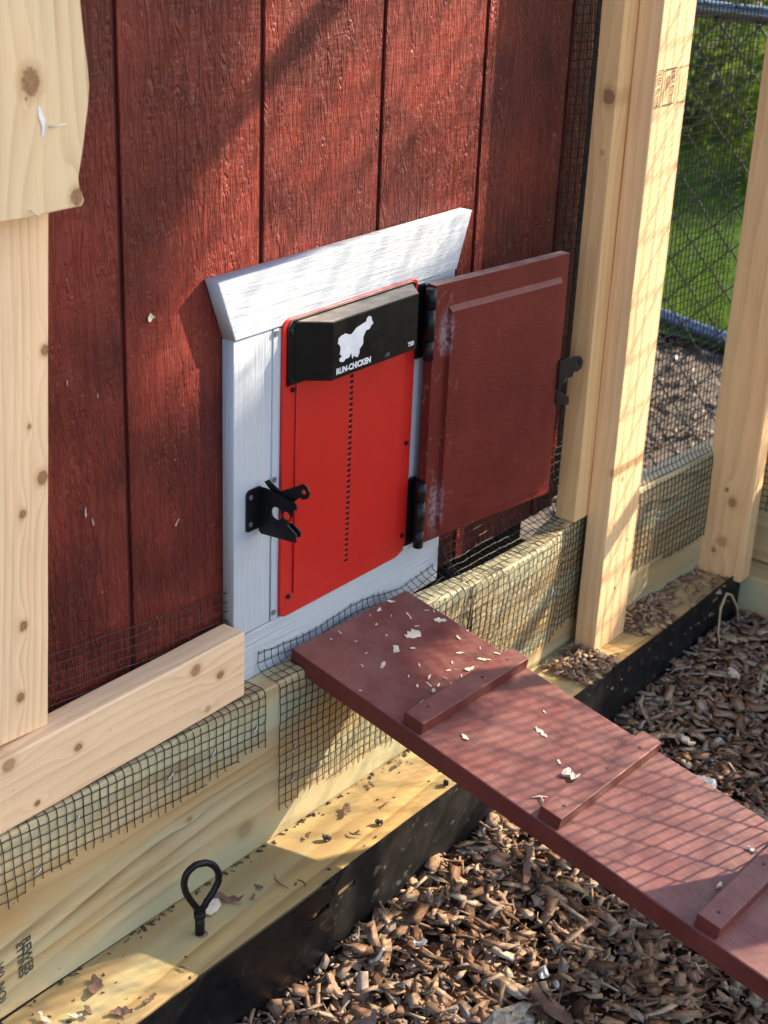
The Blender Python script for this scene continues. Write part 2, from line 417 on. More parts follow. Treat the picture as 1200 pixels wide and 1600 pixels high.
def mat_leaf(name, a, b):
    g = G(name)
    rnd = g.n('ShaderNodeNewGeometry').outputs['Random Per Island']
    col = g.mix(rnd, a, b)
    g.done(col, .75, None, .12)
    tr = g.n('ShaderNodeBsdfTranslucent'); g.put(tr.inputs[0], g.mix(.5, col, (.25, .4, .03)))
    mx = g.n('ShaderNodeMixShader'); mx.inputs[0].default_value = .3
    g.t.links.new(g.b.outputs[0], mx.inputs[1]); g.t.links.new(tr.outputs[0], mx.inputs[2]); g.t.links.new(mx.outputs[0], g.out.inputs['Surface'])
    return g.m
M_leaf = mat_leaf('shrub_leaf', (.016, .032, .007), (.075, .10, .014))
M_leaf2 = mat_leaf('shade_tree_leaf', (.035, .09, .015), (.06, .13, .02))
M_grass = mat_leaf('grass_blade', (.035, .075, .012), (.07, .14, .022))
M_trunk = mat_plain('tree_bark', (.09, .065, .045), .9, mott=.4, bsc=60, bd=.01)

# ------------------------------------------------------------------ ground
def sheet(name, x0, x1, y0, y1, nx, ny, hf, mat):
    vs = []; fs = []
    for j in range(ny+1):
        for i in range(nx+1):
            x = x0 + (x1-x0)*i/nx; y = y0 + (y1-y0)*j/ny
            vs.append((x, y, hf(x, y)))
    for j in range(ny):
        for i in range(nx):
            a = j*(nx+1)+i; fs.append((a, a+1, a+nx+2, a+nx+1))
    return link(name, me_from(vs, fs, True), mat)

def mulch_h(x, y):
    n = mnoise.noise(Vector((x*2.3, y*2.3, .3)))*.018 + mnoise.noise(Vector((x*7, y*7, 4)))*.008
    e = .010*math.exp(-abs(y+.17)/.06)
    h = -.418 + n + e
    h += .03*math.exp(-((x-1.0)**2/.07 + (y+.25)**2/.03))           # heaped into the far corner
    h -= .018*math.exp(-((x+.15)**2/.01 + (y+.2)**2/.006))
    return h
g0 = sheet('ground', -60, 90, -70, 80, 4, 4, lambda x, y: -.52, M_earth); tag(g0, kind='structure')
d0 = sheet('dirt', 1.20, 3.05, -1.6, 2.6, 60, 120, lambda x, y: -.43 + .02*mnoise.noise(Vector((x*3, y*3, 1))) + .01*mnoise.noise(Vector((x*14, y*14, 1))), M_dirt); tag(d0, kind='structure')
d1 = sheet('dirt', -1.4, 1.16, .25, 2.6, 20, 20, lambda x, y: -.435, M_dirt); tag(d1, kind='structure')
s0 = sheet('mulch_bed_soil', -1.2, 1.135, -1.9, -.175, 90, 70, lambda x, y: mulch_h(x, y) - .012, M_soil); tag(s0, kind='structure')

# ------------------------------------------------------------------ coop wall
wall = empty('coop_wall', loc=(0, 0, 0))
tag(wall, 'barn red grooved wood siding of the chicken coop with white trimmed hatch opening', 'wall')
ZB, ZT = -.079, 1.10
back = link('siding_backing', box_me(1.60, .008, ZT-ZB, 0, (-.092, .0088, (ZT+ZB)/2)), M_groove, wall)
gs = [-.901, -.679, -.457, -.235, -.013, .209, .431, .648, .712]
for i in range(len(gs)-1):
    a = gs[i]+.0038; b = gs[i+1]-.0038
    if i == len(gs)-2: b = gs[-1]
    pl = link('plank', box_me(b-a, .0046, ZT-ZB, .0014, (0, .0024, 0)), M_siding, wall, loc=((a+b)/2, 0, (ZT+ZB)/2))
link('corner_shade_strip', box_me(.12, .03, ZT-ZB, .002, (.778, .030, (ZT+ZB)/2)), M_dark, wall)  # near-black strip painted in for the shade past the siding end
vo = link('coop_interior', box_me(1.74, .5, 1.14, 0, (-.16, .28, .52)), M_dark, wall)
vo2 = link('underfloor_void_block', box_me(1.74, .09, .10, 0, (-.16, .10, -.13)), M_dark, wall)  # near-black block standing in for the dark void under the coop

def trim(name, pts, y, th, mat, bev=.0012):
    me = plate_me(pts, (), th, bev)
    me.transform(frame((1, 0, 0), (0, 0, 1), (0, -1, 0), (0, 0, 0)))
    return link(name, me, mat, wall, loc=(0, y, 0))
hd = trim('header_trim', [(-.110, .471), (.390, .471), (.361, .3945), (-.081, .3945)][::-1], -.0005, .0215, M_white, .0015)
hd['label'] = 'white header board with slanted ends'
trim('side_trim', [(-.081, .0010), (-.0135, .0010), (-.0135, .3935), (-.081, .3935)], -.0005, .019, M_whiteV)
trim('side_trim', [(.2865, .0010), (.361, .0010), (.361, .3935), (.2865, .3935)], -.0005, .019, M_whiteV)
trim('sill_trim', [(-.081, -.079), (.361, -.079), (.361, .0), (-.081, .0)], -.0005, .019, M_white)
trim('jamb_strip', [(-.0130, .0015), (.0005, .0015), (.0005, .3930), (-.0130, .3930)], -.0008, .0205, M_whiteV, .0008)
trim('jamb_strip', [(.2700, .0015), (.2855, .0015), (.2855, .3930), (.2700, .3930)], -.0008, .0205, M_whiteV, .0008)
scr = cyl_me(.0038, .0016, 14, bev=.0004); scr.materials.append(M_screw)
slot = box_me(.0045, .0009, .0004, 0); slot.materials.append(M_dark)
for (x, z) in ((-.0095, .388), (-.0095, .199), (-.0085, .013)):
    s = link('screw', scr, None, wall, M=F_FRONT((x, -.0222, z)))

# ------------------------------------------------------------------ automatic door
ad = empty('automatic_chicken_door', loc=(0, -.0205, 0))
tag(ad, 'bright red automatic pop door with a black motor housing in white frame', 'chicken door')
def on(me, name, mat, parent, z=0, x=0, y=0):      # plates in wall plane; y = stand-off towards the camera
    me.transform(frame((1, 0, 0), (0, 0, 1), (0, -1, 0), (0, 0, 0)))
    return link(name, me, mat, parent, loc=(x, -y, z))
on(plate_me(rrect(0, 0, .270, .402, [.012, .024, .010, .012]), (), .0045, .0010), 'frame_plate', M_redp, ad)
# raised edge and sliding panel with a column of openings
PX = .132
holes = []
zz = .300
while zz > .036:
    holes.append([(PX-.0036, zz-.0024), (PX+.0036, zz-.0024), (PX+.0036, zz+.0024), (PX-.0036, zz+.0024)])
    zz -= .0077
on(plate_me([(.024, .030), (.222, .030), (.243, .052), (.243, .330), (.024, .330)], holes, .0022, .0005), 'sliding_panel', M_redp, ad, y=.0046)
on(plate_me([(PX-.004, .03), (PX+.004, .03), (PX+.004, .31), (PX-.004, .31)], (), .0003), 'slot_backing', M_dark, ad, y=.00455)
hs = cyl_me(.0036, .003, 6, bev=.0006); hs.materials.append(M_blackm)
for (x, z) in ((.018, .311), (.2585, .171), (.0155, .028), (.2585, .031), (.2585, .325)):
    link('screw', hs, None, ad, M=F_FRONT((x, -.006, z)))
# black housing
bm = bmesh.new()
foot = [(.019, -.0046), (.050, -.0395), (.224, -.0395), (.256, -.0046)]
zb, zt = .3225, .3975
vb = [bm.verts.new((x, y, zb)) for x, y in foot]; vt = [bm.verts.new((x, y, zt)) for x, y in foot]
bm.faces.new(vb[::-1]); bm.faces.new(vt)
for i in range(4): bm.faces.new((vb[i], vb[(i+1) % 4], vt[(i+1) % 4], vt[i]))
bmesh.ops.recalc_face_normals(bm, faces=bm.faces)
bmesh.ops.bevel(bm, geom=list(bm.edges), offset=.0009, segments=2, affect='EDGES')
hou = link('motor_housing', bm_mesh(bm), M_blackp, ad)
on(plate_me([(.0065, .318), (.262, .318), (.262, .397), (.254, .4005), (.014, .4005), (.0065, .392)], (), .0025, .0005), 'housing_flange', M_blackp, ad, y=.0046)
for (x, z) in ((.0118, .386), (.0118, .325)):
    link('screw', hs, None, ad, M=F_FRONT((x, -.0078, z)))
logo = [(.067, .377), (.074, .378), (.086, .374), (.095, .38), (.104, .382), (.115, .384), (.116, .388), (.121, .39), (.125, .388), (.126, .384), (.129, .379), (.125, .377), (.122, .373), (.116, .373), (.112, .368), (.11, .364), (.11, .357), (.107, .354), (.103, .351), (.103, .346), (.1, .341), (.092, .345), (.0895, .3415), (.087, .35), (.083, .345), (.076, .345), (.070, .342), (.065, .344), (.064, .348), (.069, .349), (.064, .354), (.0655, .36), (.064, .365), (.06, .368), (.061, .374)]
lr = []
for i, (x, z) in enumerate(logo):                       # slightly ragged coast line
    x2, z2 = logo[(i+1) % len(logo)]
    lr.append((x, z)); lr.append(((x+x2)/2 + R.uniform(-.0007, .0007), (z+z2)/2 + R.uniform(-.0007, .0007)))
on(plate_me(lr, (), .0002), 'map_emblem', M_print, hou, y=.0397)
on(text_me('RUN-CHICKEN', .0106, .0002, .00045, .96), 'lettering', M_print, hou, x=.0585, z=.3285, y=.0398)
on(text_me('T50', .0078, .0002, .00030, 1.0), 'lettering', M_print, hou, x=.2045, z=.3300, y=.0398)
on(plate_me([(.155, .3275), (.166, .3275), (.166, .3325), (.158, .3325)], (), .0002), 'sticker', M_tag, hou, y=.0397)

# ------------------------------------------------------------------ gravity latch on the left trim
def latch_parts(root):
    on(plate_me(rrect(-.0605, .1430, -.034, .199, [.004, .002, .002, .008]), (), .0022, .0004), 'mounting_plate', M_blackm, root)
    prof = [(.001, .1975), (.010, .1985), (.056, .1925), (.0605, .1915), (.0605, .1835), (.056, .1835), (.0545, .175), (.050, .1665), (.0455, .1625),
            (.049, .158), (.0605, .1515), (.0605, .1405), (.054, .1395), (.004, .1350), (.0, .1385)]
    me = plate_me(prof[::-1], [circ(.0290, .1700, .0085, 20), circ(.0450, .1715, .0058, 20)], .0024, .0004)
    me.transform(F_SIDE((0, 0, 0))); link('catch_plate', me, M_blackm, root, loc=(-.0340, 0, 0))
    lev = [(.004, .2040), (.011, .2085), (.0135, .2060), (.030, .1985), (.058, .2140), (.065, .2185), (.0725, .2165), (.0765, .2095), (.0740, .2020), (.0675, .1985), (.060, .1990), (.0545, .1930), (.046, .186), (.030, .187), (.018, .192)]
    me = plate_me(lev[::-1], [circ(.0675, .2085, .0040)], .0024, .0004)
    me.transform(F_SIDE((0, 0, 0))); link('lever', me, M_blackm, root, loc=(-.0290, 0, 0))
    b = link('stop_plate', plate_me([(.004, .130), (.054, .1345), (.0590, .1365), (.0590, .1435), (.047, .1500), (.030, .1490), (.012, .1400)], (), .0024, .0004), M_blackm, root)
    b.data.transform(F_SIDE((0, 0, 0))); b.location = (-.0240, 0, .008)
    for (y, z) in ((.0275, .1535), (.012, .170)):
        m2 = cyl_me(.0040, .003, 14, bev=.0006)
        link('rivet', m2, M_blackm, root, M=F_SIDE((-.0368, -y, z)))
    for z in (.153, .189):
        link('screw', cyl_me(.0034, .002, 14, bev=.0006), M_screw, root, M=F_FRONT((-.0535, -.0026, z)))
la = empty('gravity_latch', loc=(0, -.0200, 0))
tag(la, 'black steel gate latch screwed to the white trim left of the red pop door', 'latch')
latch_parts(la)

# ------------------------------------------------------------------ open hatch door
TH = 7.5
hdoor = empty('hatch_door', M=Matrix.Translation((.2820, -.045, 0)) @ Matrix.Rotation(rad(-TH), 4, 'Z'))
tag(hdoor, 'dark red hatch door with a raised panel swung open on black hinges', 'hatch door')
DW = .2785
link('door_board', box_me(DW, .0165, .3755, .0012, (DW/2, .00825, .2045)), M_door, hdoor)
bm = bmesh.new()
x0, x1, z0, z1 = .027, .2625, .030, .3600
yb, yf, ins = .0005, -.0058, .0018
A = [bm.verts.new(p) for p in ((x0, yb, z0), (x1, yb, z0), (x1, yb, z1), (x0, yb, z1))]
B = [bm.verts.new(p) for p in ((x0+ins, yf, z0+ins), (x1-ins, yf, z0+ins), (x1-ins, yf, z1-.0075), (x0+ins, yf, z1-.0075))]
bm.faces.new(B); bm.faces.new(A[::-1])
for i in range(4): bm.faces.new((A[i], A[(i+1) % 4], B[(i+1) % 4], B[i]))
link('raised_panel', bm_mesh(bm), M_door, hdoor)
for zc in (.3400, .0620):
    h = link('hinge', box_me(.016, .0030, .103, .0005, (-.0085, .0195, zc)), M_blackm, hdoor)
    for k, (dz, ln) in enumerate(((-.036, .027), (0, .043), (.036, .027))):
        c = cyl_me(.0074, ln, 20, bev=.0005)
        link('knuckle', c, M_blackm, h, loc=(-.0070, .0015, zc + dz))
    link('hinge_leaf', box_me(.0022, .022, .099, .0004, (-.0008, .012, zc)), M_blackm, h)
# latch hardware on the free edge of the hatch
y2 = .001
arm = [(DW-.004, .231), (DW+.030, .2325), (DW+.045, .2285), (DW+.0525, .2190), (DW+.050, .2085), (DW+.041, .2045), (DW+.032, .2065), (DW+.029, .1990), (DW+.014, .2000), (DW+.004, .1860), (DW-.004, .1850)]
me = plate_me(arm[::-1], [circ(DW+.040, .2175, .0034)], .004, .0005); me.transform(frame((1, 0, 0), (0, 0, 1), (0, -1, 0)))
link('latch_arm', me, M_blackm, hdoor, loc=(0, y2, 0))
me = plate_me([(DW-.004, .1830), (DW+.027, .1675), (DW+.028, .1560), (DW+.020, .1550), (DW-.004, .1650)][::-1], (), .006, .0005); me.transform(frame((1, 0, 0), (0, 0, 1), (0, -1, 0)))
link('latch_prong', me, M_blackm, hdoor, loc=(0, y2+.003, 0))
link('latch_plate', box_me(.0022, .016, .085, .0005, (DW+.0012, .010, .205)), M_blackm, hdoor)
tb = Tubes(); tb.add([(DW+.026, y2-.002, .214), (DW+.021, y2-.003, .205), (DW+.012, y2-.003, .196), (DW+.002, y2-.003, .190)], .0009, 6)
link('latch_spring', tb.mesh(), M_screw, hdoor)

# ------------------------------------------------------------------ lumber
def board(name, mn, mx, axis, base_mat=None, knots=(), label='', cat='board', group=None, bev=.003, yaw=0, matkw=None, lean=0):
    mn = Vector(mn); mx = Vector(mx); c = (mn+mx)/2; d = mx-mn
    if axis == 'X': M = Matrix.Identity(4); dims = (d.x, d.y, d.z)
    elif axis == 'Z': M = frame((0, 0, 1), (-1, 0, 0), (0, -1, 0)); dims = (d.z, d.x, d.y)
    else: M = frame((0, 1, 0), (-1, 0, 0), (0, 0, 1)); dims = (d.y, d.x, d.z)
    M = Matrix.Translation(c) @ Matrix.Rotation(yaw, 4, 'Z') @ Matrix.Rotation(lean, 4, 'Y') @ M
    Mi = M.inverted()
    ks = []
    for (p, nax, r, s) in knots:
        q = Mi @ Vector(p); nv = Mi.to_3x3() @ Vector(nax)
        ax = max(range(3), key=lambda i: abs(nv[i])); ks.append((q.x, q.y, q.z, ax, r, s))
    mat = base_mat
    if matkw is not None or ks: mat = mat_wood(name+'_wood', **{**dict(base=PINE, ring=PINE_R), **(matkw or {}), 'knots': ks})
    o = link(name, box_me(*dims, bev=bev, segs=3, jitter=.0009, cuts=max(2, int(dims[0]/.06))), mat)
    for p in o.data.polygons: p.use_smooth = True
    try: o.data.set_sharp_from_angle(angle=rad(35))
    except Exception: pass
    o.matrix_world = M
    tag(o, label, cat, group)
    return o
FY = (0, 1, 0); FX = (1, 0, 0)
def btw(x):                                       # the base board bows outward at its top before the post
    a = min(1, max(0, (x-.18)/.27)); b = min(1, max(0, (.70-x)/.16))
    return -.027*a*a*(3-2*a)*b*b*(3-2*b)
TR = dict(base=(.62, .48, .27), ring=(.19, .125, .05), rings=62, warp=13, wl=.9, wc=6, green=(.47, .44, .27), dark=(.50, .30, .12), saw=1.2, ringmix=1.0)
ya = math.atan(-.014)
bA = board('base_board', (-.80, -.0575, -.305), (.725, -.0195, -.066), 'X', yaw=ya, matkw=TR, bev=.006,
      knots=[((-.099, -.055, -.259), FY, .013, .45), ((-.2, -.055, -.190), FY, .004, .6)],
      label='greenish pressure treated base board standing on edge under the red coop wall', cat='base board')
Mw = bA.matrix_world; Mi_ = Mw.inverted()
for v in bA.data.vertices:
    w = Mw @ v.co; w.y += btw(w.x)*(.25 + .75*(w.z+.305)/.239); v.co = Mi_ @ w
board('base_board', (.727, -.117, -.305), (1.26, -.079, -.066), 'X', yaw=math.atan(-.05), matkw={**TR, 'off': (3, 1, 2)}, bev=.006,
      label='treated base board draped in wire mesh behind the two right posts', cat='base board').location.y += .022
board('ledge_timber', (-.85, -.168, -.395), (1.133, -.0505, -.305), 'X', matkw={**TR, 'base': (.60, .42, .17), 'ring': (.25, .13, .04), 'green': (.47, .39, .20), 'dark': (.38, .26, .12), 'rings': 70, 'warp': 7, 'off': (5, 2, 1)}, bev=.003,
      knots=[((.12, -.11, -.3), (0, 0, 1), .006, .5)],
      label='flat treated ledge timber littered with bark along the foot of the wall', cat='timber')
board('ledge_timber', (1.136, -1.60, -.395), (1.272, -.04, -.306), 'Y', matkw={**TR, 'base': (.60, .43, .20), 'ring': (.42, .28, .11), 'off': (7, 1, 1)}, bev=.003,
      label='treated ledge timber running toward the viewer from the far right corner', cat='timber')
board('base_board', (1.205, -1.60, -.304), (1.243, -.125, -.070), 'Y', matkw={**TR, 'off': (2, 5, 1)}, bev=.005,
      label='treated base board of the end wall right of the rightmost post', cat='base board')
board('rail', (-.95, -.0485, -.0645), (-.0905, -.0105, .0275), 'X', bev=.005,
      matkw=dict(base=(.86, .60, .38), ring=(.62, .38, .19), rings=150, warp=4, ringmix=.6),
      knots=[((-.367, -.048, -.007), FY, .0055, 1), ((-.179, -.048, .011), FY, .0085, .8), ((-.136, -.048, -.014), FY, .006, 1), ((-.464, -.048, .018), FY, .009, .7), ((-.429, -.048, -.049), FY, .004, 1), ((-.159, -.048, -.052), FY, .005, .5)],
      label='pale pine rail lying on the wire mesh beneath the left stud', cat='rail')
stud = board('stud', (-.4505, -.0300, .0285), (-.3615, .0, .98), 'Z', bev=.003, lean=rad(3.6),
      matkw=dict(base=(.88, .62, .39), ring=(.60, .37, .18), rings=190, warp=4, ringmix=.65),
      knots=[((-.386+.016, -.03, .455), FY, .006, 1), ((-.388+.006, -.03, .320), FY, .008, 1), ((-.409+.014, -.03, .380), FY, .003, .8), ((-.416+.006, -.03, .288), FY, .005, 1), ((-.418, -.03, .161), FY, .006, 1), ((-.428, -.03, .078), FY, .006, 1)],
      label='upright pine stud with small knots standing on the rail at the left edge', cat='stud')
# overlapping plank with waney edge
edge = [(.604, -.3475), (.609, -.3445), (.616, -.3465), (.622, -.3500), (.632, -.3505), (.645, -.3470), (.660, -.3430), (.675, -.3400), (.700, -.3345), (.716, -.3325), (.735, -.3338), (.757, -.3368), (.775, -.3385), (.792, -.3398), (.83, -.342), (.90, -.343), (1.0, -.341)]
out_ = [(z, -x) for z, x in edge]
poly = out_ + [(1.0, .60), (.6105, .60), (.6085, .52), (.6045, .44), (.6035, .41), (.6040, .38)]
kn = [((-.403, 0, .726), .0125, 1), ((-.354, 0, .614), .0085, 1), ((-.409, 0, .712), .002, 1)]
mplank = mat_wood('waney_plank_wood', (.76, .58, .36), (.52, .33, .15), [(z, -x, 0, 2, r, s) for ((x, _, z), r, s) in kn], rings=120, warp=6, wl=2.2)
pk = link('plank', plate_me(poly, (), .036, .0012), mplank, M=F_VERT((0, -.0325, 0)))
tag(pk, 'pale plank with a wavy bark edge and big knot overlapping the left stud', 'plank')
tr_ = link('torn_splinter', me_from([(.675, .3905, 0), (.690, .3885, .0004), (.6955, .391, 0), (.702, .3925, .0003), (.7045, .396, 0), (.694, .3965, .0006), (.684, .3925, .0004), (.678, .3945, .0006)], [(0, 1, 7), (1, 6, 7), (1, 2, 5), (1, 5, 6), (2, 3, 4), (2, 4, 5)]), M_print, pk, loc=(0, 0, .0363))
tb = Tubes(); tb.add([(.684, .384, .0370), (.6845, .376, .0395), (.6855, .367, .041)], [.0014, .001, .0004], 5)
link('splinter', tb.mesh(), M_shaving, pk)
tb = Tubes(); tb.add([(.611, .413, .0370), (.607, .409, .041), (.605, .404, .043)], [.0008, .001, .0003], 5)
link('splinter', tb.mesh(), M_shaving, pk)

PK = dict(base=(.95, .58, .27), ring=(.58, .28, .09), rings=150, warp=3, ringmix=.4)
board('post', (.650, -.0805, -.0655), (.739, -.0430, 1.25), 'Z', matkw=PK, bev=.003,
      knots=[((.65, -.068, .600), FX, .011, .9), ((.65, -.066, .52), FX, .004, .4)],
      label='orange pine post standing on the base board beside the open hatch', cat='post', group='posts of the run frame')
pB = board('post', (.687, -.1200, -.3045), (.786, -.0815, 1.25), 'Z', matkw={**PK, 'base': (.93, .61, .33), 'off': (1, 2, 3)}, bev=.0025,
      knots=[((.687, -.13, -.174), FX, .008, .8), ((.687, -.12, .02), FX, .007, .5), ((.72, -.12, .0), FY, .004, .8), ((.76, -.12, -.12), FY, .003, .8), ((.735, -.12, -.2), FY, .003, .9)],
      label='middle pine post with a printed grade stamp standing on the ledge', cat='post', group='posts of the run frame')
board('post', (1.096, -.186, -.3045), (1.134, -.0945, 1.25), 'Z', matkw={**PK, 'base': (.94, .60, .31), 'rings': 110, 'off': (4, 2, 3)}, bev=.003,
      knots=[((1.096, -.149, -.154), FX, .009, .7), ((1.096, -.135, -.133), FX, .0035, 1), ((1.096, -.140, -.235), FX, .010, .5), ((1.096, -.126, -.256), FX, .005, .8)],
      label='rightmost pine post in the corner with a dark scar near its foot', cat='post', group='posts of the run frame')
# end wall posts out of frame on the right
board('post', (1.166, -1.30, -.3045), (1.204, -1.21, 1.25), 'Z', base_mat=M_post, label='far pine post at the front end of the right side wall', cat='post', group='posts of the run frame')

# grade stamp on the middle post
def stamp_text(body, size, M, mat, parent, name='stamp_lettering', bold=.0001, xs=1.0):
    o = link(name, text_me(body, size, .00012, bold, xs), mat); o.parent = parent; o.matrix_parent_inverse = parent.matrix_world.inverted(); o.matrix_world = M
    return o
def flat(me, name, mat, parent, M):
    o = link(name, me, mat); o.parent = parent; o.matrix_parent_inverse = parent.matrix_world.inverted(); o.matrix_world = M
    return o
def ring_plate(pts, t):
    cx = sum(p[0] for p in pts)/len(pts); cy = sum(p[1] for p in pts)/len(pts)
    mxx = max(abs(p[0]-cx) for p in pts); myy = max(abs(p[1]-cy) for p in pts)
    inner = [(cx+(p[0]-cx)*(1-t/mxx), cy+(p[1]-cy)*(1-t/myy)) for p in pts]
    return plate_me(pts, [inner], .00012)
Mdown = lambda x, z: frame((0, 0, -1), (1, 0, 0), (0, -1, 0), (x, -.1218, z))       # reads downwards
for k, x0 in enumerate((.668, .7105, .7555)):
    w = .036; a = max(x0, .6905); b = min(x0+w, .7825)
    pts = [(0.0, a), (.052, a), (.052, b), (0.0, b)]
    pts = [(p, q-x0) for p, q in pts]
    if k == 1: flat(ring_plate(pts, .0016), 'stamp_box', M_stamp, pB, Mdown(x0, .639))
    else:
        segs = [((0, a-x0), (.0011, b-x0)), ((.051, a-x0), (.0521, b-x0))]
        segs.append(((0, b-x0-.0011), (.052, b-x0)) if k == 0 else ((0, a-x0), (.052, a-x0+.0011)))
        for (q0, q1) in segs:
            flat(plate_me([(q0[0], q0[1]), (q1[0], q0[1]), (q1[0], q1[1]), (q0[0], q1[1])], (), .00012), 'stamp_box', M_stamp, pB, Mdown(x0, .639))
    if k < 2: stamp_text('HD Prime', .0118, Mdown(x0+.0235, .635), M_stamp, pB, bold=.00015)
    if k == 1:
        flat(ring_plate(circ(.026, .0125, .0165, 24, .0052), .0010), 'stamp_oval', M_stamp, pB, Mdown(x0, .639))
        stamp_text('mmm', .0075, Mdown(x0+.0108, .628), M_stamp, pB)
    if k == 2:
        flat(ring_plate(circ(.026, .0140, .0165, 24, .0052), .0010), 'stamp_oval', M_stamp, pB, Mdown(x0, .639))
bb = bpy.data.objects['base_board']
Mb = lambda x, z: frame((.03, 0, -1), (1, 0, .03), (0, -1, 0), (x, -.0521, z))
stamp_text('REWER', .0160, Mb(-.464, -.212), M_stamp2, bb, bold=.0003)
stamp_text('ETTINES', .0135, Mb(-.4735, -.214), M_stamp2, bb, bold=.0003)
stamp_text('W)', .0150, Mb(-.503, -.225), M_stamp2, bb)
stamp_text('NO)', .0150, Mb(-.503, -.252), M_stamp2, bb)

# ------------------------------------------------------------------ plastic edging
def edging(name, x0, x1, y, top, mat, slots, label, bot=-.50, lean=.0):
    N = int((x1-x0)/.03); tops = []
    o1 = [(x0, bot)] + [(x1, bot)]
    for i in range(N, -1, -1):
        x = x0 + (x1-x0)*i/N; o1.append((x, top(x)))
    me = plate_me(o1, [rrect(a, b, a+w, b+.0090, .0040, 4) for a, b, w in slots], .0026)
    me.transform(frame((1, 0, 0), (0, 0, 1), (0, -1, 0)))
    o = link(name, me, mat, loc=(0, y, 0)); tag(o, label, 'garden edging', 'plastic edging strips')
    return o
topf = lambda x: -.3035 + .0014*math.sin(x*13) + (.006*max(0, (x-.6))/.5)
edging('garden_edging', -.85, -.0560, -.1735, topf, M_edge, [(-.107, -.3425, .040)], 'glossy black plastic edging strip in front of the left part of the ledge')
edging('garden_edging', -.075, 1.131, -.1695, lambda x: topf(x)+.001, M_edge2, [(-.045, -.3415, .036), (1.018, -.3235, .030)], 'scuffed black plastic edging strip running under the ramp to the far corner')

# ------------------------------------------------------------------ hardware cloth
WS = .0127
def resample(prof, step):
    P = [Vector((0, a, b)) for a, b in prof]; L = [0]
    for i in range(1, len(P)): L.append(L[-1] + (P[i]-P[i-1]).length)
    n = int(L[-1]/step); res = []
    for k in range(n+1):
        s = k*step
        for i in range(1, len(P)):
            if s <= L[i] + 1e-9:
                t = (s-L[i-1])/max(1e-9, (L[i]-L[i-1])); q = P[i-1].lerp(P[i], t); res.append((q.y, q.z)); break
    return res
def cloth(name, x0, x1, proff, label, wob=.0016, r=.00070, sub=2, skipu=None, seed=1, axis='X', group='black hardware cloth pieces', mat=None):
    """proff(x) gives the cross-section polyline; wires follow it"""
    rr = random.Random(seed); T = Tubes(); nx = int(round((x1-x0)/WS))
    xs = [x0 + WS*i for i in range(nx+1)]
    fine = {}
    def pt(i, k):
        key = (i, k)
        if key not in fine:
            x = x0 + WS*i/sub; pr = prc[i]
            kk = min(k, len(pr)-1); y, z = pr[kk]
            n = mnoise.noise_vector(Vector((x*16 + seed*7, kk*WS/sub*16, seed))) * wob + mnoise.noise_vector(Vector((x*55 + seed*3, kk*WS/sub*55, seed))) * wob*.55
            fine[key] = Vector((x + n.x, y - abs(n.y)*.8, z + n.z)) if axis == 'X' else Vector((y - abs(n.y)*.8, x + n.x, z + n.z))
        return fine[key]
    prc = [resample(proff(x0 + WS*i/sub), WS/sub) for i in range(nx*sub+1)]
    for i in range(0, nx*sub+1, sub):
        n = len(prc[i])
        pts = [pt(i, k) for k in range(n)]
        e = (pts[-1]-pts[-2]).normalized(); pts.append(pts[-1] + e*rr.uniform(.001, .007) + Vector((rr.uniform(-1, 1), rr.uniform(-1, .2), 0))*.002)
        e = (pts[0]-pts[1]).normalized(); pts.insert(0, pts[0] + e*rr.uniform(.0005, .004))
        T.add(pts, r, 4)
    kmax = max(len(p) for p in prc)
    for k in range(0, kmax, sub):
        run = []
        for i in range(nx*sub+1):
            ok = k < len(prc[i])
            if ok: run.append(pt(i, k) + (Vector((0, -r*1.3, 0)) if axis == 'X' else Vector((-r*1.3, 0, 0))))
            if (not ok or i == nx*sub) and len(run) > 1: T.add(run, r, 4); run = []
            elif not ok: run = []
    o = link(name, T.mesh(), mat or M_wire); tag(o, label, 'wire mesh', group)
    return o
def yf(x): return -.0570 - .014*x - .0010 + btw(x)          # base board front at x
def prof_left(x):
    t = (x+.37)/.3; top = .097 - .033*t - .002
    bot = -.150 - .006*math.sin(x*21)
    return [(-.0065, top), (-.0068, .03), (-.0075, -.055), (-.012, -.0632), (-.022, -.0640), (-.047, -.0640), (yf(x)+.002, -.0655), (yf(x)-.0008, -.0705), (yf(x)-.0015, -.09), (yf(x)-.0015, bot)]
cloth('hardware_cloth', -.80, -.0640, prof_left, 'black wire mesh sheet tucked under the pale rail and folded over the left base board', seed=3, wob=.0019)
def prof_sleeve(x):
    bot = -.150 - .006*math.sin(x*21)
    return [(-.040, -.0640), (yf(x)+.003, -.0652), (yf(x)-.0008, -.0705), (yf(x)-.0015, -.09), (yf(x)-.0015, bot)]
def prof_mid(x):
    if x < .36: top = [(-.0215, -.040 - .05*max(0, x-.02)*.8 - .004*math.sin(x*30)), (-.0225, -.055)]
    elif x < .62: top = [(-.006, .030), (-.008, -.01), (-.012, -.040), (-.022, -.056)]
    else: top = [(-.006, .030), (-.010, -.01), (-.018, -.040), (-.030, -.056)]
    bot = -.256 - .012*math.sin(max(0, x)*4)+.004*math.sin(x*47)
    if x > .62: bot = -.255
    lo = yf(x) - btw(x)*.55
    return top + [(-.030+btw(x), -.0630), (-.040+btw(x), -.0640), (yf(x)+.004, -.0650), (yf(x)-.0010, -.0710), (yf(x)-.0020, -.10), (lo-.0026, bot)]
cloth('hardware_cloth', -.0370, .3440, prof_mid, 'black wire mesh folded over the base board under the top of the red ramp', seed=5, wob=.0021)
cloth('hardware_cloth', .3570, .7380, prof_mid, 'buckled black wire mesh over the base board between the ramp and middle post', seed=9, wob=.0036)
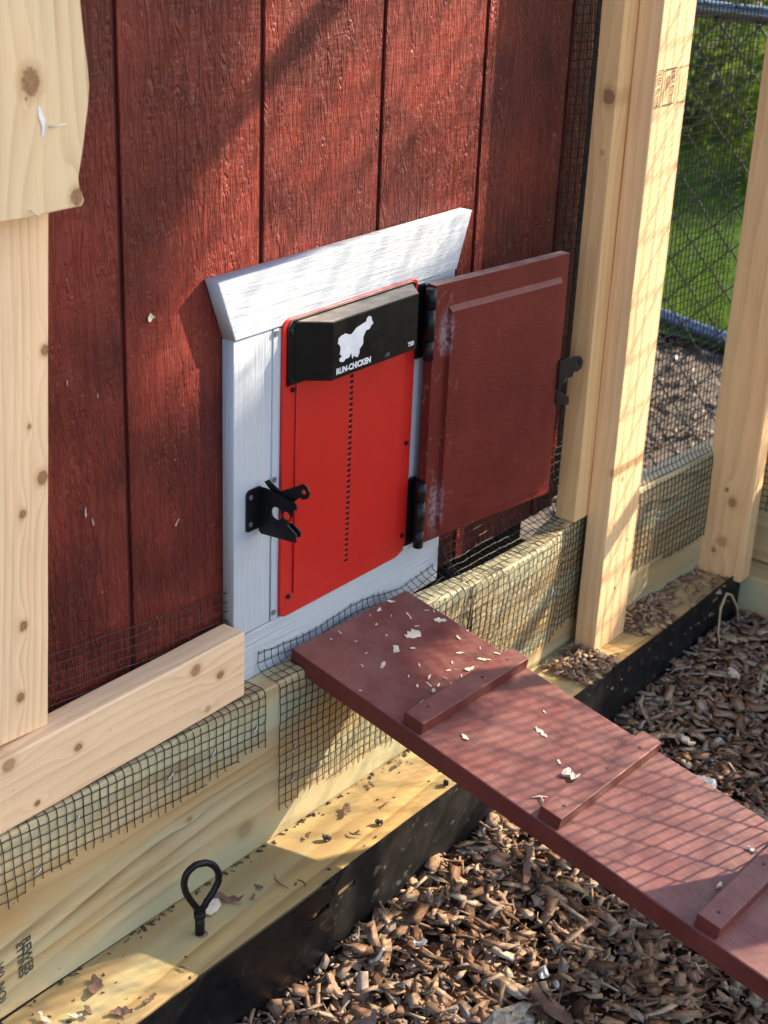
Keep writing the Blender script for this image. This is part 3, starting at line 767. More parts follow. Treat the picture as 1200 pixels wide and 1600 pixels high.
cloth('hardware_cloth', .6480, .7370, lambda x: [(-.0040 - .30*(x-.648), 1.10), (-.0040 - .30*(x-.648), .035)], 'upright strip of black wire mesh between the siding edge and orange post', seed=11, wob=.001)
def prof_gap(x):
    y = -.0785 - .05*(x-.79)
    return [(y+.012, 1.10), (y+.012, .30), (y+.006, -.02), (y+.004, -.058), (y-.002, -.0635), (y-.0065, -.072), (y-.0085, -.10), (y-.0095, -.225 - .05*(x-.86))]
cloth('hardware_cloth', .7880, 1.0940, prof_gap, 'fine black wire mesh stretched between the middle and rightmost posts', seed=13, wob=.0026, sub=1, r=.00085)
cloth('hardware_cloth', -1.58, -.1300, lambda y: [(1.203, 1.20), (1.203, .0), (1.2015, -.06), (1.2035, -.10), (1.2030, -.20)], 'black wire mesh of the end wall right of the rightmost post', seed=17, wob=.0014, sub=1, axis='Y', r=.0009)

# ------------------------------------------------------------------ ramp
RO = Vector((.0144, -.035, -.0452)); RX = Vector((.99929, -.03769, 0)); RD = Vector((-.03703, -.98164, -.18709)); RN = Vector((-.00705, -.18696, .98234))
MR = frame(RX, -RD, RN, RO)
ramp = empty('chicken_ramp', M=MR)
tag(ramp, 'dark red painted plank ramp with raised cleats sloping down from the pop door', 'ramp')
RW = .236; RL = 1.75
dk = box_me(RL, RW, .0287, .0022, (0, 0, 0), 2, 0, 0)
dk.transform(Matrix.Rotation(rad(90), 4, 'Z')); dk.transform(Matrix.Translation((RW/2, -RL/2, -.01435)))
link('deck', dk, M_ramp, ramp)
for i, t in enumerate((.188, .402, .621, .838, 1.055, 1.27, 1.485)):
    me = box_me(.2285, .0305, .0175, .0012, (0, 0, 0))
    c = link('cleat', me, M_ramp, ramp, loc=(.1195 + R.uniform(-.001, .001), -(t+.0153), .0086)); c.rotation_euler.z = rad(R.uniform(-.4, .4))
    for xx in (-.085, .02, .088):
        link('nail_head', cyl_me(.0022, .0006, 8), M_darkbark, c, loc=(xx+R.uniform(-.01, .01), R.uniform(-.004, .004), .0089))
# shavings
def flake_me(L, W, th, rr, curl=.2, n=4):
    vs = []; k = 0
    up = []; lo = []
    for i in range(n+1):
        t = i/n; w = W*.5*(math.sin(math.pi*(.12+.76*t))**.7)*rr.uniform(.35, 1.35); x = (t-.5)*L
        z = curl*L*(4*(t-.5)**2)*.35 + rr.uniform(0, .1)*th
        sk = rr.uniform(-.22, .22)*W
        up.append(((x, sk+w, z+th*.5), (x+rr.uniform(-.1, .1)*W, sk-w, z+th*.5+rr.uniform(-.5, .5)*th)))
    vs = []
    for (a, b) in up: vs += [a, b, (a[0], a[1], a[2]-th), (b[0], b[1], b[2]-th)]
    fs = []
    for i in range(n):
        a = i*4; b = a+4
        fs += [(a, a+1, b+1, b), (a+2, b+2, b+3, a+3), (a, b, b+2, a+2), (a+1, a+3, b+3, b+1)]
    fs += [(0, 2, 3, 1), (n*4, n*4+1, n*4+3, n*4+2)]
    return me_from(vs, fs)
shv = [(.079,.014,.0051),(.058,.017,.0022),(.144,.012,.0036),(.135,.031,.0025),(.164,.011,.008),(.128,.056,.0029),(.114,.084,.0123),(.195,.007,.0087),(.168,.03,.0029),(.189,.045,.0116),(.16,.076,.0203),(.136,.096,.0065),(.18,.067,.0051),(.221,.051,.0058),(.228,.058,.0043),(.219,.077,.0145),(.208,.119,.008),(.182,.142,.0094),(.232,.116,.0033),(.215,.152,.0043),(.196,.169,.0109),(.204,.176,.0087),(.165,.172,.013),(.149,.162,.0043),(.138,.157,.0058),(.156,.149,.0043),(.105,.151,.0087),(.092,.161,.0094),(.102,.169,.0065),(.077,.153,.0058),(.114,.126,.0051),(.083,.133,.0043),(.073,.097,.0123),(.049,.081,.0043),(.008,.114,.0029),(.082,.04,.0029),(.074,.066,.0025),(.121,.165,.0051),(.143,.175,.0051),(.116,.178,.0065),(.087,.172,.0072),(.225,.174,.0072),(.175,.29,.0051),(.047,.257,.0101),(.137,.312,.0174),(.108,.361,.0065),(.097,.386,.0167)]
special = {10: 'largest ragged pale shaving near the top of the red ramp', 6: 'broad pale flake left of the largest shaving on the ramp', 9: 'long pale sliver close to the top right of the ramp', 15: 'forked pale shaving at the right edge of the ramp top',
           32: 'slim pale shaving alone on the left half of the ramp top', 43: 'small white curl just below the first cleat', 44: 'flat greyish flake stuck between first and second cleat', 46: 'thick cream chip leaning against the second cleat', 42: 'tiny white speck at the right below the first cleat', 45: 'small grey flake above the second cleat'}
gk = {}
for i, (a, t, sz) in enumerate(shv):
    if i in special: continue
    szw = 'tiny wood speck' if sz < .0042 else ('small wood flake' if sz < .0075 else ('mid-sized wood flake' if sz < .0110 else 'large wood flake'))
    col_ = 'left side' if a < .09 else ('middle' if a < .16 else 'right side')
    row = 'at the wall end' if t < .062 else ('halfway down' if t < .13 else 'by the first cleat')
    gk.setdefault((szw, col_, row), []).append((a, i))
ordw = ['leftmost', 'second', 'third', 'fourth', 'fifth', 'sixth', 'seventh', 'eighth']
for (szw, col_, row), L_ in gk.items():
    L_.sort()
    for n_, (a, i) in enumerate(L_):
        special[i] = ('%s on ramp %s, %s' % (szw, col_, row)) if len(L_) == 1 else ('%s %s from left on ramp %s, %s' % (szw, {0: 'first'}.get(n_, ordw[n_]), col_, row))
for i, (a, t, sz) in enumerate(shv):
    rr = random.Random(100+i)
    L = max(.0042, sz*1.25); W = L*(rr.uniform(.20, .50) if i not in (6, 46) else .6)
    o = link('wood_shaving', flake_me(L, W, .0006 if i != 46 else .0035, rr, rr.uniform(0, .22) if i != 44 else 0, 6), M_shaving)
    ang = rr.uniform(0, 6.28)
    if i == 46: ang = rad(105)
    if i == 10: ang = rad(-12)
    o.matrix_world = MR @ Matrix.Translation((a, -t, .0010 + (.003 if i == 46 else 0))) @ Matrix.Rotation(ang, 4, 'Z') @ Matrix.Rotation(rr.uniform(-.25, .25), 4, 'X')
    lab = special.get(i, 'small pale wood shaving among those scattered above the first ramp cleat' if t < .2 else 'pale wood shaving on the red ramp between two cleats')
    tag(o, lab, 'wood shaving', 'wood shavings on the ramp')
tb = Tubes(); tb.add([(.024, -.378, .0015), (.033, -.384, .0025), (.041, -.390, .0015)], [.0009, .0012, .0005], 5); tb.add([(.034, -.384, .0022), (.030, -.391, .0030), (.025, -.395, .0018)], [.0010, .0008, .0003], 5)
o = link('twig', tb.mesh(), M_shaving); o.matrix_world = MR; tag(o, 'thin pale forked twig lying above the second ramp cleat', 'twig')
tb = Tubes(); tb.add([(.043, -.181, .0012), (.052, -.1785, .0018), (.061, -.177, .0012)], [.0006, .0009, .0003], 5)
o = link('twig', tb.mesh(), M_shaving); o.matrix_world = MR; tag(o, 'thin pale sliver against the upper side of the first ramp cleat', 'twig')
for (a, t, L, lab) in ((.169, .606, .012, 'tan chip caught above the third ramp cleat at the right'), (.082, .611, .010, 'pale crumb of wood above the middle of the third cleat'), (.150, .398, .006, 'dark crumb against the upper side of the second cleat')):
    rr = random.Random(int(t*1000+L*7000)); o = link('wood_chip', flake_me(L, L*.5, .003, rr), M_shaving if t > .5 else M_bark)
    o.matrix_world = MR @ Matrix.Translation((a, -t, .0022)) @ Matrix.Rotation(rr.uniform(0, 6), 4, 'Z'); tag(o, lab, 'wood chip')

# ------------------------------------------------------------------ eye bolt
eb = empty('eye_bolt', loc=(-.247, -.117, -.305)); tag(eb, 'black steel eye bolt screwed upright into the treated ledge', 'eye bolt')
tb = Tubes()
lp = [(.0, .030), (-.0035, .040), (-.012, .056), (-.0185, .072), (-.0205, .086), (-.0165, .098), (-.006, .1045), (.008, .1030), (.0195, .0950), (.0255, .0830), (.0255, .0710), (.0190, .0590), (.0100, .0470), (.0055, .0385), (.0030, .034)]
fine = []
for i in range(len(lp)-1):
    p0 = lp[max(i-1, 0)]; p1 = lp[i]; p2 = lp[i+1]; p3 = lp[min(i+2, len(lp)-1)]
    for k in range(5):
        t = k/5
        f = lambda a, b, c, d: .5*((2*b)+(-a+c)*t+(2*a-5*b+4*c-d)*t*t+(-a+3*b-3*c+d)*t**3)
        fine.append((f(p0[0], p1[0], p2[0], p3[0]), .003*math.sin(i), f(p0[1], p1[1], p2[1], p3[1])))
ca, sa = math.cos(rad(20)), math.sin(rad(20))
fine = [(x*ca, y*.3 - x*sa, z) for x, y, z in fine] + [(lp[-1][0], 0, lp[-1][1])]
tb.add(fine, .0043, 12); link('loop', tb.mesh(), M_blackm, eb)
link('shank', cyl_me(.0060, .040, 18, bev=.001), M_blackm, eb, loc=(0, 0, .014))
link('collar', cyl_me(.0074, .012, 18, bev=.0015), M_blackm, eb, loc=(0, 0, .030))
link('bore_sawdust', cyl_me(.0082, .0010, 9, r2=.005), M_bark, eb, loc=(.001, -.002, .0009))

# ------------------------------------------------------------------ litter on the ledge
lit = [(.077, -.144, .010, 'd', 'glossy dark crumb on the sunlit part of the ledge'), (.068, -.093, .024, 'b', 'curled brown bark flake standing on the sunlit ledge'), (-.012, -.090, .010, 'b', 'small bark bit near the left end of the sunlit ledge patch'),
       (.001, -.112, .012, 'd', 'grey crumb in the middle of the sunlit ledge patch'), (.036, -.134, .018, 't', 'forked stem bit on the sunlit ledge'), (.212, -.158, .010, 'd', 'dark chip at the ledge edge close under the ramp'),
       (.140, -.080, .014, 'b', 'bark bit at the back of the sunlit ledge near the mesh'), (.118, -.125, .016, 't', 'dark sliver on the sunlit ledge right of centre'), (.205, -.078, .018, 'b', 'bark chip on the ledge just under the ramp'), (-.107, -.127, .030, 't', 'curved brown stem on the shaded ledge left of the sun patch'),
       (-.136, -.114, .013, 'b', 'roundish bark bit right of the eye bolt'), (-.205, -.098, .032, 's', 'pale shaving lying just behind the eye bolt'), (-.180, -.100, .040, 'b', 'long bark splinter right behind the eye bolt'), (-.156, -.122, .012, 'b', 'bark crumb right of the eye bolt near its foot'), (-.095, -.150, .018, 't', 'short grey splinter by the edging left of the ramp'),
       (-.305, -.148, .014, 't', 'dark crescent bark bit at the shadow edge below the eye bolt'), (-.371, -.157, .020, 'b', 'brown bark piece by the edging at the lower left'), (-.406, -.147, .026, 'b', 'large dark bark piece in the lower left sun patch'),
       (-.395, -.092, .034, 'b', 'long brown bark strip on the ledge at lower left'), (-.470, -.088, .020, 'p', 'pinkish bark flake near the bottom left corner'), (-.445, -.112, .016, 's', 'white shaving near the bottom left corner'), (-.430, -.118, .018, 'b', 'grey brown flake beside the white shaving at bottom left')]
for i, (x, y, L, k, lab) in enumerate(lit):
    rr = random.Random(300+i)
    mat = {'d': M_darkbark, 'b': M_bark, 't': M_bark, 's': M_shaving, 'p': M_shaving}[k]
    if k == 't':
        tb = Tubes(); a0 = rr.uniform(0, 3); pts = [(math.cos(a0)*L*(t-.5) + rr.uniform(-1, 1)*L*.08, math.sin(a0)*L*(t-.5) + L*.25*math.sin(t*3), .0012+.001*math.sin(t*3)) for t in (0, .25, .5, .75, 1)]
        tb.add(pts, [.0006, .0012, .0014, .001, .0004], 5); me = tb.mesh()
    elif k == 'd': me = flake_me(L, L*.8, .005, rr, .1)
    else: me = flake_me(L, L*rr.uniform(.28, .5), .0018, rr, .22, 6)
    o = link('bark_bit', me, mat); o.location = (x, y, -.3030 + (.002 if k != 't' else 0)); o.rotation_euler = (rr.uniform(-.3, .3), rr.uniform(-.15, .15), rr.uniform(0, 6))
    tag(o, lab, 'bark bit', 'bark bits on the ledge')

# ------------------------------------------------------------------ mulch
def chip_field(name, N, pos, mat, label, seed, lmin=.010, lmax=.042, tilt=.45):
    rr = np.random.default_rng(seed)
    nsec = 3
    V = np.zeros((N, nsec*4, 3)); P = pos(rr, N)
    L = lmin + (lmax-lmin)*rr.beta(1.6, 3.2, N); asp = rr.uniform(.20, .75, N); W = np.minimum(L*asp, .020); T = rr.uniform(.0008, .0026, N)
    bend = rr.normal(0, .05, N)*L; tap = rr.uniform(.55, 1.15, (N, 2)); skew = rr.normal(0, .30, (N, 3))*W[:, None]
    spl = rr.random(N) < .18; W[spl] *= .35; L[spl] *= 1.25
    skew = np.where(spl[:, None], skew*.4, skew); skew[:, 1] = (skew[:, 0]+skew[:, 2])/2 + rr.normal(0, .05, N)*W
    for s in range(nsec):
        t = (s/(nsec-1)-.5)
        w = W*.5*(np.maximum(tap[:, 0], tap[:, 1]) if s == 1 else tap[:, 0 if s == 0 else 1])
        x = t*L; yc = skew[:, s]; zc = bend*(4*t*t)
        tt = T*.5
        jx = rr.normal(0, .10, (N, 2))*W[:, None]*(0 if s == 1 else 3.2)
        for c, (sy, sz) in enumerate(((1, 1), (-1, 1), (-1, -1), (1, -1))):
            V[:, s*4+c, 0] = x + jx[:, 0 if sy > 0 else 1]; V[:, s*4+c, 1] = yc + sy*w*(1 if sz > 0 else .8); V[:, s*4+c, 2] = zc + sz*tt
    ax = rr.normal(0, tilt*.5, N); ay = rr.normal(0, tilt, N); az = rr.uniform(0, 2*math.pi, N)
    steep = rr.random(N) < .05; ay[steep] += rr.uniform(.6, 1.1, steep.sum())
    cx, sx_, cy, sy_, cz, sz_ = np.cos(ax), np.sin(ax), np.cos(ay), np.sin(ay), np.cos(az), np.sin(az)
    Rm = np.zeros((N, 3, 3))
    Rm[:, 0, 0] = cz*cy; Rm[:, 0, 1] = cz*sy_*sx_-sz_*cx; Rm[:, 0, 2] = cz*sy_*cx+sz_*sx_
    Rm[:, 1, 0] = sz_*cy; Rm[:, 1, 1] = sz_*sy_*sx_+cz*cx; Rm[:, 1, 2] = sz_*sy_*cx-cz*sx_
    Rm[:, 2, 0] = -sy_; Rm[:, 2, 1] = cy*sx_; Rm[:, 2, 2] = cy*cx
    UV = V[:, :, :2]*1.0 + rr.uniform(0, 9, (N, 1, 2)); UV = UV.reshape(-1, 2)
    V = np.einsum('nij,nkj->nki', Rm, V) + P[:, None, :]
    V = V.reshape(-1, 3)
    q = []
    for s in range(nsec-1):
        a = s*4; b = a+4
        for k in range(4): q.append((a+k, a+(k+1) % 4, b+(k+1) % 4, b+k))
    q += [(3, 2, 1, 0), (nsec*4-4, nsec*4-3, nsec*4-2, nsec*4-1)]
    q = np.array(q); F = (q[None] + (np.arange(N)*nsec*4)[:, None, None]).reshape(-1, 4)
    me = bpy.data.meshes.new(name); me.vertices.add(len(V)); me.vertices.foreach_set('co', V.ravel())
    me.loops.add(F.size); me.loops.foreach_set('vertex_index', F.ravel().astype(np.int32))
    me.polygons.add(len(F)); me.polygons.foreach_set('loop_start', np.arange(0, F.size, 4, dtype=np.int32)); me.polygons.foreach_set('loop_total', np.full(len(F), 4, np.int32))
    uvl = me.uv_layers.new(name='UVMap'); uvl.data.foreach_set('uv', UV[F.ravel()].ravel().astype(np.float32))
    me.update(calc_edges=True); me.validate()
    o = link(name, me, mat); tag(o, label, 'mulch', kind='stuff')
    return o
def pos_mulch(rr, N):
    x = rr.uniform(-.75, 1.135, N); y = -.180 - (1.35)*rr.random(N)**1.25
    lay = rr.random(N)**1.3*.024
    z = np.array([mulch_h(a, b) for a, b in zip(x, y)]) - .010 + lay
    return np.stack([x, y, z], 1)
chip_field('bark_mulch', 17000, pos_mulch, M_mulch, 'brown shredded bark mulch covering the ground below the ramp', 5, .012, .056, .22)
def pos_small(rr, N):
    x = rr.uniform(-.75, 1.135, N); y = -.180 - (1.2)*rr.random(N)**1.25
    z = np.array([mulch_h(a, b) for a, b in zip(x, y)]) - .006 + rr.random(N)*.018
    return np.stack([x, y, z], 1)
chip_field('bark_mulch_fines', 16000, pos_small, M_mulch, 'fine bark crumbs and splinters between the larger mulch chips', 6, .004, .016)
def pos_ledge(rr, N):
    u = rr.random(N); x = np.where(u < .25, rr.uniform(.585, .70, N), rr.uniform(.79, 1.10, N))
    y = -.078 - .09*rr.random(N)
    pile = np.exp(-((x-.63)/.05)**2)*np.exp(-((y+.13)/.04)**2)*.012 + np.exp(-((x-.84)/.07)**2)*np.exp(-((y+.10)/.035)**2)*.012 + np.exp(-((x-1.0)/.12)**2)*np.exp(-((y+.09)/.02)**2)*.006
    keep = rr.random(N) < np.clip(pile*140+.06, 0, 1)
    z = np.where(keep, -.303 + rr.random(N)*(pile+.002), -.34)
    return np.stack([x, y, z], 1)
chip_field('ledge_mulch', 1500, pos_ledge, M_mulch, 'bark chips spilled over the ledge around the foot of the middle post', 8, .006, .026, .3)
def pos_dirt(rr, N):
    x = rr.uniform(1.30, 2.75, N); y = rr.uniform(-.3, 1.3, N)
    return np.stack([x, y, np.full(N, -.425) + rr.random(N)*.012], 1)
chip_field('leaf_litter', 2600, pos_dirt, mat_chips('dry_leaf_litter', [(0, (.07, .05, .04)), (.5, (.15, .11, .085)), (.85, (.24, .19, .15)), (1, (.5, .46, .42))]), 'grey brown twigs and leaf litter on the dirt outside the run', 9, .01, .06, .25)

# single pieces one can point to in the mulch
def pebble_me(r, rr, sq=(1, .8, .5)):
    bm = bmesh.new(); bmesh.ops.create_icosphere(bm, subdivisions=2, radius=r)
    o = rr.uniform(0, 50)
    for v in bm.verts:
        n = 1 + .9*mnoise.noise(v.co*(1.1/r) + Vector((o, 0, 0))); v.co = Vector((v.co.x*sq[0], v.co.y*sq[1], v.co.z*sq[2]))*n
    return bm_mesh(bm, smooth=False)
for (x, y, r, sq, m, lab) in ((.087, -.414, .0085, (1.3, .75, .5), M_pebble, 'white crumb of stone in the mulch below the ramp'), (.127-.05, -.44, .005, (1, .7, .5), M_pebble, 'smaller white crumb nearer the bottom of the mulch'),
                              (-.023, -.427, .024, (1.6, .8, .35), mat_plain('flat_grey_stone', (.22, .21, .19), .8, mott=.3, bd=.002), 'flat grey stone at the bottom edge of the mulch'), (.621, -.361, .020, (1.2, .8, .5), mat_plain('bluish_grey_stone', (.25, .27, .30), .55, mott=.25), 'bluish grey stone in the mulch beside the second cleat'),
                              (.74, -.335, .006, (1, .8, .5), M_pebble, 'pale stone fleck in the mulch right of the edging')):
    rr = random.Random(int(abs(x)*1000)); o = link('pebble', pebble_me(r, rr, sq), m); o.location = (x, y, mulch_h(x, y)+.012); o.rotation_euler.z = rr.uniform(0, 3); tag(o, lab, 'stone')
for (x, y, L, W, a, m, lab) in ((-.035, -.235, .028, .010, 1.9, M_shaving, 'upright pale splinter of wood at the edging joint'), (.02, -.262, .020, .008, 2.6, mat_plain('silver_grey_chip', (.5, .52, .54), .4), 'silvery chip on the mulch near the edging joint'),
                                (.245, -.285, .075, .009, .45, M_bark, 'long tan stick across the sunlit mulch under the ramp'), (.70, -.30, .030, .012, 1.2, M_shaving, 'pale chip on the mulch right of the ramp'), (-.16, -.30, .060, .020, -.2, M_bark, 'wide reddish bark plate at the bottom left of the mulch'),
                                (.03, -.46, .075, .016, 1.3, M_bark, 'long grey bark strip near the bottom of the mulch'), (.90, -.28, .040, .014, .7, M_shaving, 'light chip on the heaped mulch in the far corner')):
    rr = random.Random(int(L*9999)); o = link('bark_piece', flake_me(L, W, .004, rr, .25, 6), m); o.location = (x, y, mulch_h(x, y)+.018); o.rotation_euler = (rr.uniform(-.2, .2), (1.0 if 'upright' in lab else rr.uniform(-.2, .2)), a); tag(o, lab, 'bark piece')
tb = Tubes()
tb.add([(.965, -.225, -.385), (.985, -.205, -.355), (1.02, -.188, -.325), (1.055, -.180, -.312), (1.075, -.182, -.322), (1.083, -.192, -.345), (1.080, -.200, -.365)], [.0010, .0016, .0023, .0025, .0022, .0018, .0010], 6)
o = link('dry_root', tb.mesh(), M_root); tag(o, 'pale dry root arching against the black edging in the far corner', 'root')

# ------------------------------------------------------------------ chain link fence
fence = empty('chain_link_fence', loc=(1.75, 0, -.44)); tag(fence, 'black chain link fence with a horizontal pipe beyond the pine posts', 'fence')
T = Tubes(); p = .0465; z0, z1 = -.0, 2.30; nst = int((z1-z0)/p)
ky = int(3.6/p)
for k in range(ky):
    y0 = -2.2 + k*p
    pts = []
    for j in range(nst+1):
        s = (j + k) % 2
        y = y0 + (p*.98 if s else p*.02); xo = .0016*(1 if s else -1)
        z = z0 + j*p
        pts.append((xo, y + .001*math.sin(k*1.7+j), z + .0008*math.sin(j*2.1+k)))
    T.add(pts, .0025, 5)
link('chain_link_mesh', T.mesh(), M_wire, fence)['kind'] = 'stuff'
M_pipe = mat_plain('black_painted_pipe', (.02, .022, .028), .22, mott=.1, spec=.6, coat=.5)
for z, nm in ((1.044, 'middle_pipe'), (2.30, 'top_pipe')):
    tb = Tubes(); tb.add([(.012, -2.2, z), (.012, 1.4, z)], .0185, 16); link(nm, tb.mesh(), M_pipe, fence)
for y in (-2.2, 1.4):
    tb = Tubes(); tb.add([(.012, y, -.1), (.012, y, 2.33)], .02, 16); link('fence_post', tb.mesh(), M_pipe, fence)

# ------------------------------------------------------------------ garden behind
tb = Tubes(); tb.add([(2.86, 1.9, -.375), (2.80, 1.3, -.372), (2.72, .87, -.375), (2.655, .64, -.378), (2.60, .2, -.38), (2.56, -.6, -.38)], .018, 12)
o = link('garden_pipe', tb.mesh(), mat_plain('blue_grey_pipe', (.07, .10, .17), .3, spec=.6)); tag(o, 'blue grey pipe lying along the edge of the lawn behind the fence', 'pipe')
def lawn_h(x, y): return -.40 + .05*(x-2.6)*.25 + .01*mnoise.noise(Vector((x, y, 0)))
lw = sheet('lawn', 2.62, 9.0, -1.5, 6.5, 40, 40, lawn_h, M_lawn); tag(lw, kind='structure')
lw.data.transform(Matrix.Identity(4))
def grass(N, seed):
    rr = np.random.default_rng(seed)
    x = 2.70 + 3.0*rr.random(N)**1.4; y = .25*x - .6 + rr.uniform(-.3, 2.0, N)
    z = -.40 + .05*(x-2.6)*.25
    h = rr.uniform(.025, .06, N); w = .0022; a = rr.uniform(0, 6.28, N); lx = rr.normal(0, .018, N); ly = rr.normal(0, .018, N)
    V = np.zeros((N, 3, 3))
    V[:, 0] = np.stack([x-w*np.cos(a), y-w*np.sin(a), z-.005], 1); V[:, 1] = np.stack([x+w*np.cos(a), y+w*np.sin(a), z-.005], 1); V[:, 2] = np.stack([x+lx, y+ly, z+h], 1)
    F = np.arange(N*3).reshape(-1, 3)
    me = bpy.data.meshes.new('grass'); me.from_pydata(V.reshape(-1, 3).tolist(), [], F.tolist()); me.update()
    o = link('grass', me, M_grass); tag(o, 'short green grass of the lawn beyond the fence', 'grass', kind='stuff')
grass(40000, 3)
def leaves(N, centre, rad3, rr, size, mat, name, parent, flat=.3, shell=True, keep=None):
    vs = []; fs = []
    c = Vector(centre)
    for i in range(N):
        d = Vector((rr.gauss(0, 1), rr.gauss(0, 1), rr.gauss(0, 1))).normalized()
        rr_ = (rr.random()**(.35 if shell else .6))
        lump = 1 + .28*mnoise.noise(d*2.2 + c)
        p = c + Vector((d.x*rad3[0], d.y*rad3[1], d.z*rad3[2]))*rr_*lump
        if keep and not keep(p): continue
        n = (d + Vector((rr.uniform(-1, 1), rr.uniform(-1, 1), rr.uniform(-.4, 1.2)))*.9).normalized()
        t = n.orthogonal().normalized(); t = (Matrix.Rotation(rr.uniform(0, 6.28), 3, n) @ t); b = n.cross(t)
        L = size*rr.uniform(.6, 1.25); W = L*rr.uniform(.35, .55); base = len(vs)
        q = [p - t*L*.5, p + b*W*.5 - t*L*.05 + n*L*.08, p + t*L*.5, p - b*W*.5 - t*L*.05 + n*L*.08]
        vs += [tuple(v) for v in q]; fs += [(base, base+1, base+2), (base, base+2, base+3)]
    o = link(name, me_from(vs, fs), mat, parent)
    return o
for i, (x, y, z, r, n, lab) in enumerate(((5.3, 2.2, -.05, (.75, .75, .85), 6500, 'dense dark green shrub seen through the fence mesh'), (4.9, 1.2, -.15, (.55, .55, .60), 4000, 'lower shrub with yellow green leaves at the right behind the fence'), (6.3, 3.3, .2, (1.1, 1.0, 1.1), 7000, 'tall dark shrub at the back of the garden'), (6.4, 1.7, .1, (1.0, .9, 1.0), 6000, 'leafy shrub behind the lower one at the garden edge'))):
    rt = empty('shrub', loc=(x, y, -.4)); tag(rt, lab, 'shrub', 'shrubs beyond the lawn')
    f = leaves(n, (0, 0, .35), r, random.Random(40+i), .055, M_leaf if i != 1 else mat_leaf('yellow_green_leaf', (.06, .10, .012), (.22, .24, .03)), 'foliage', rt)
    f.data.transform(Matrix.Identity(4))
    tb = Tubes()
    for k in range(6):
        a = k*1.05; tb.add([(0, 0, -.05), (math.cos(a)*.15, math.sin(a)*.15, .25), (math.cos(a)*.35, math.sin(a)*.35, .6)], [.02, .014, .006], 6)
    link('stems', tb.mesh(), M_trunk, rt)

# ------------------------------------------------------------------ unseen tree added towards the sun to dapple the coop (outside the frame on the right)
ZA = Vector((0, 0, 1)); UA = SUN.cross(ZA).normalized(); VA = UA.cross(SUN).normalized()
def ab(p): p = Vector(p); return (p.dot(UA), p.dot(VA))
gaps = []  # crown openings shaped so the sun falls on chosen patches
def gap(x, y, z, r): gaps.append((*ab((x, y, z)), r))
for x, z, r in ((.02, .56, .05), (.06, .64, .07), (.10, .54, .06), (.16, .58, .07), (.18, .70, .08), (.26, .60, .07), (.32, .56, .05), (.28, .74, .07), (.38, .62, .06), (.36, .76, .06), (.10, .78, .07), (.22, .86, .06), (.34, .90, .05), (.42, .70, .04), (-.04, .60, .04)): gap(x, 0, z, r)
for x in (-.06, .0, .06, .12, .18, .24, .30): gap(x, -.02, .435, .035)
for z in (.37, .33): gap(-.055, -.02, z, .018)
for x, z in ((-.15, .44), (-.18, .37)): gap(x, 0, z, .010)
for x in (-.08, -.02, .05, .12, .19, .26): gap(x, -.06, -.27, .06); gap(x, -.13, -.305, .07)
for x in (0, .08, .16, .24, .32, .42, .5): gap(x, -.22, -.41, .09); gap(x+.04, -.31, -.41, .09)
for x in (-.54, -.47, -.40, -.34): gap(x, -.13, -.305, .055)
for x in (.34, .40, .46, .52, .58): gap(x, -.08, -.08, .05); gap(x, -.07, -.15, .055); gap(x, -.07, -.22, .055); gap(x, -.07, -.28, .05)
for z in (-.26, -.18, -.10, -.02, .06, .14, .22, .30, .38, .46, .56, .66, .76): gap(.745, -.12, z, .045)
for z in (-.2, -.1, 0, .15, .3): gap(1.12, -.187, z, .04)
gap(.82, -.085, -.12, .03); gap(.82, -.085, -.18, .03)
for t in (.30, .36, .42, .50, .56, .62, .68, .75, .82, .90, 1.0, 1.1):
    for a in (.03, .10, .17, .23):
        q = RO + RX*a + RD*t; gap(q.x, q.y, q.z, .085 if t > .45 else .04)
DT = 6.2
crown_c = Vector((.15, -.2, .15)) + SUN*DT
tree = empty('added_shade_tree', loc=(crown_c.x+.1, crown_c.y-.5, -.52)); tag(tree, 'leafy tree added out of view toward the sun to dapple the coop', 'tree')
rr = random.Random(77); vs = []; fs = []
def lit(p, sz):
    a, b = ab(p)
    for ga, gb, gr in gaps:
        if (a-ga)**2 + (b-gb)**2 < (gr+sz*.25)**2: return True
    return False
for i in range(15000):
    d = Vector((rr.gauss(0, 1), rr.gauss(0, 1), rr.gauss(0, 1))).normalized()
    k = rr.random()**.45 * (1 + .22*mnoise.noise(d*2.5))
    p = crown_c + Vector((d.x*1.25, d.y*1.35, d.z*1.25))*k
    L = rr.uniform(.07, .12)
    if lit(p, L): continue
    n = (SUN*.8 + Vector((rr.uniform(-1, 1), rr.uniform(-1, 1), rr.uniform(-.4, 1)))*.8).normalized()
    t = Matrix.Rotation(rr.uniform(0, 6.28), 3, n) @ n.orthogonal().normalized(); b = n.cross(t); W = L*rr.uniform(.6, .85); base = len(vs)
    q = [p - t*L*.5, p - t*L*.12 + b*W*.5, p + t*L*.2 + b*W*.32, p + t*L*.5, p + t*L*.2 - b*W*.32, p - t*L*.12 - b*W*.5]
    vs += [tuple(v - tree.location) for v in q]; fs += [(base, base+1, base+2, base+3), (base, base+3, base+4, base+5)]
link('crown', me_from(vs, fs), M_leaf2, tree)
tb = Tubes(); top = crown_c - tree.location
tb.add([(0, 0, -.05), (.03, -.02, .8), (-.02, .03, 1.7), (top.x*.5, top.y*.3, top.z*.72), (top.x, top.y-.6, top.z)], [.10, .08, .07, .05, .02], 10)
link('trunk', tb.mesh(), M_trunk, tree)
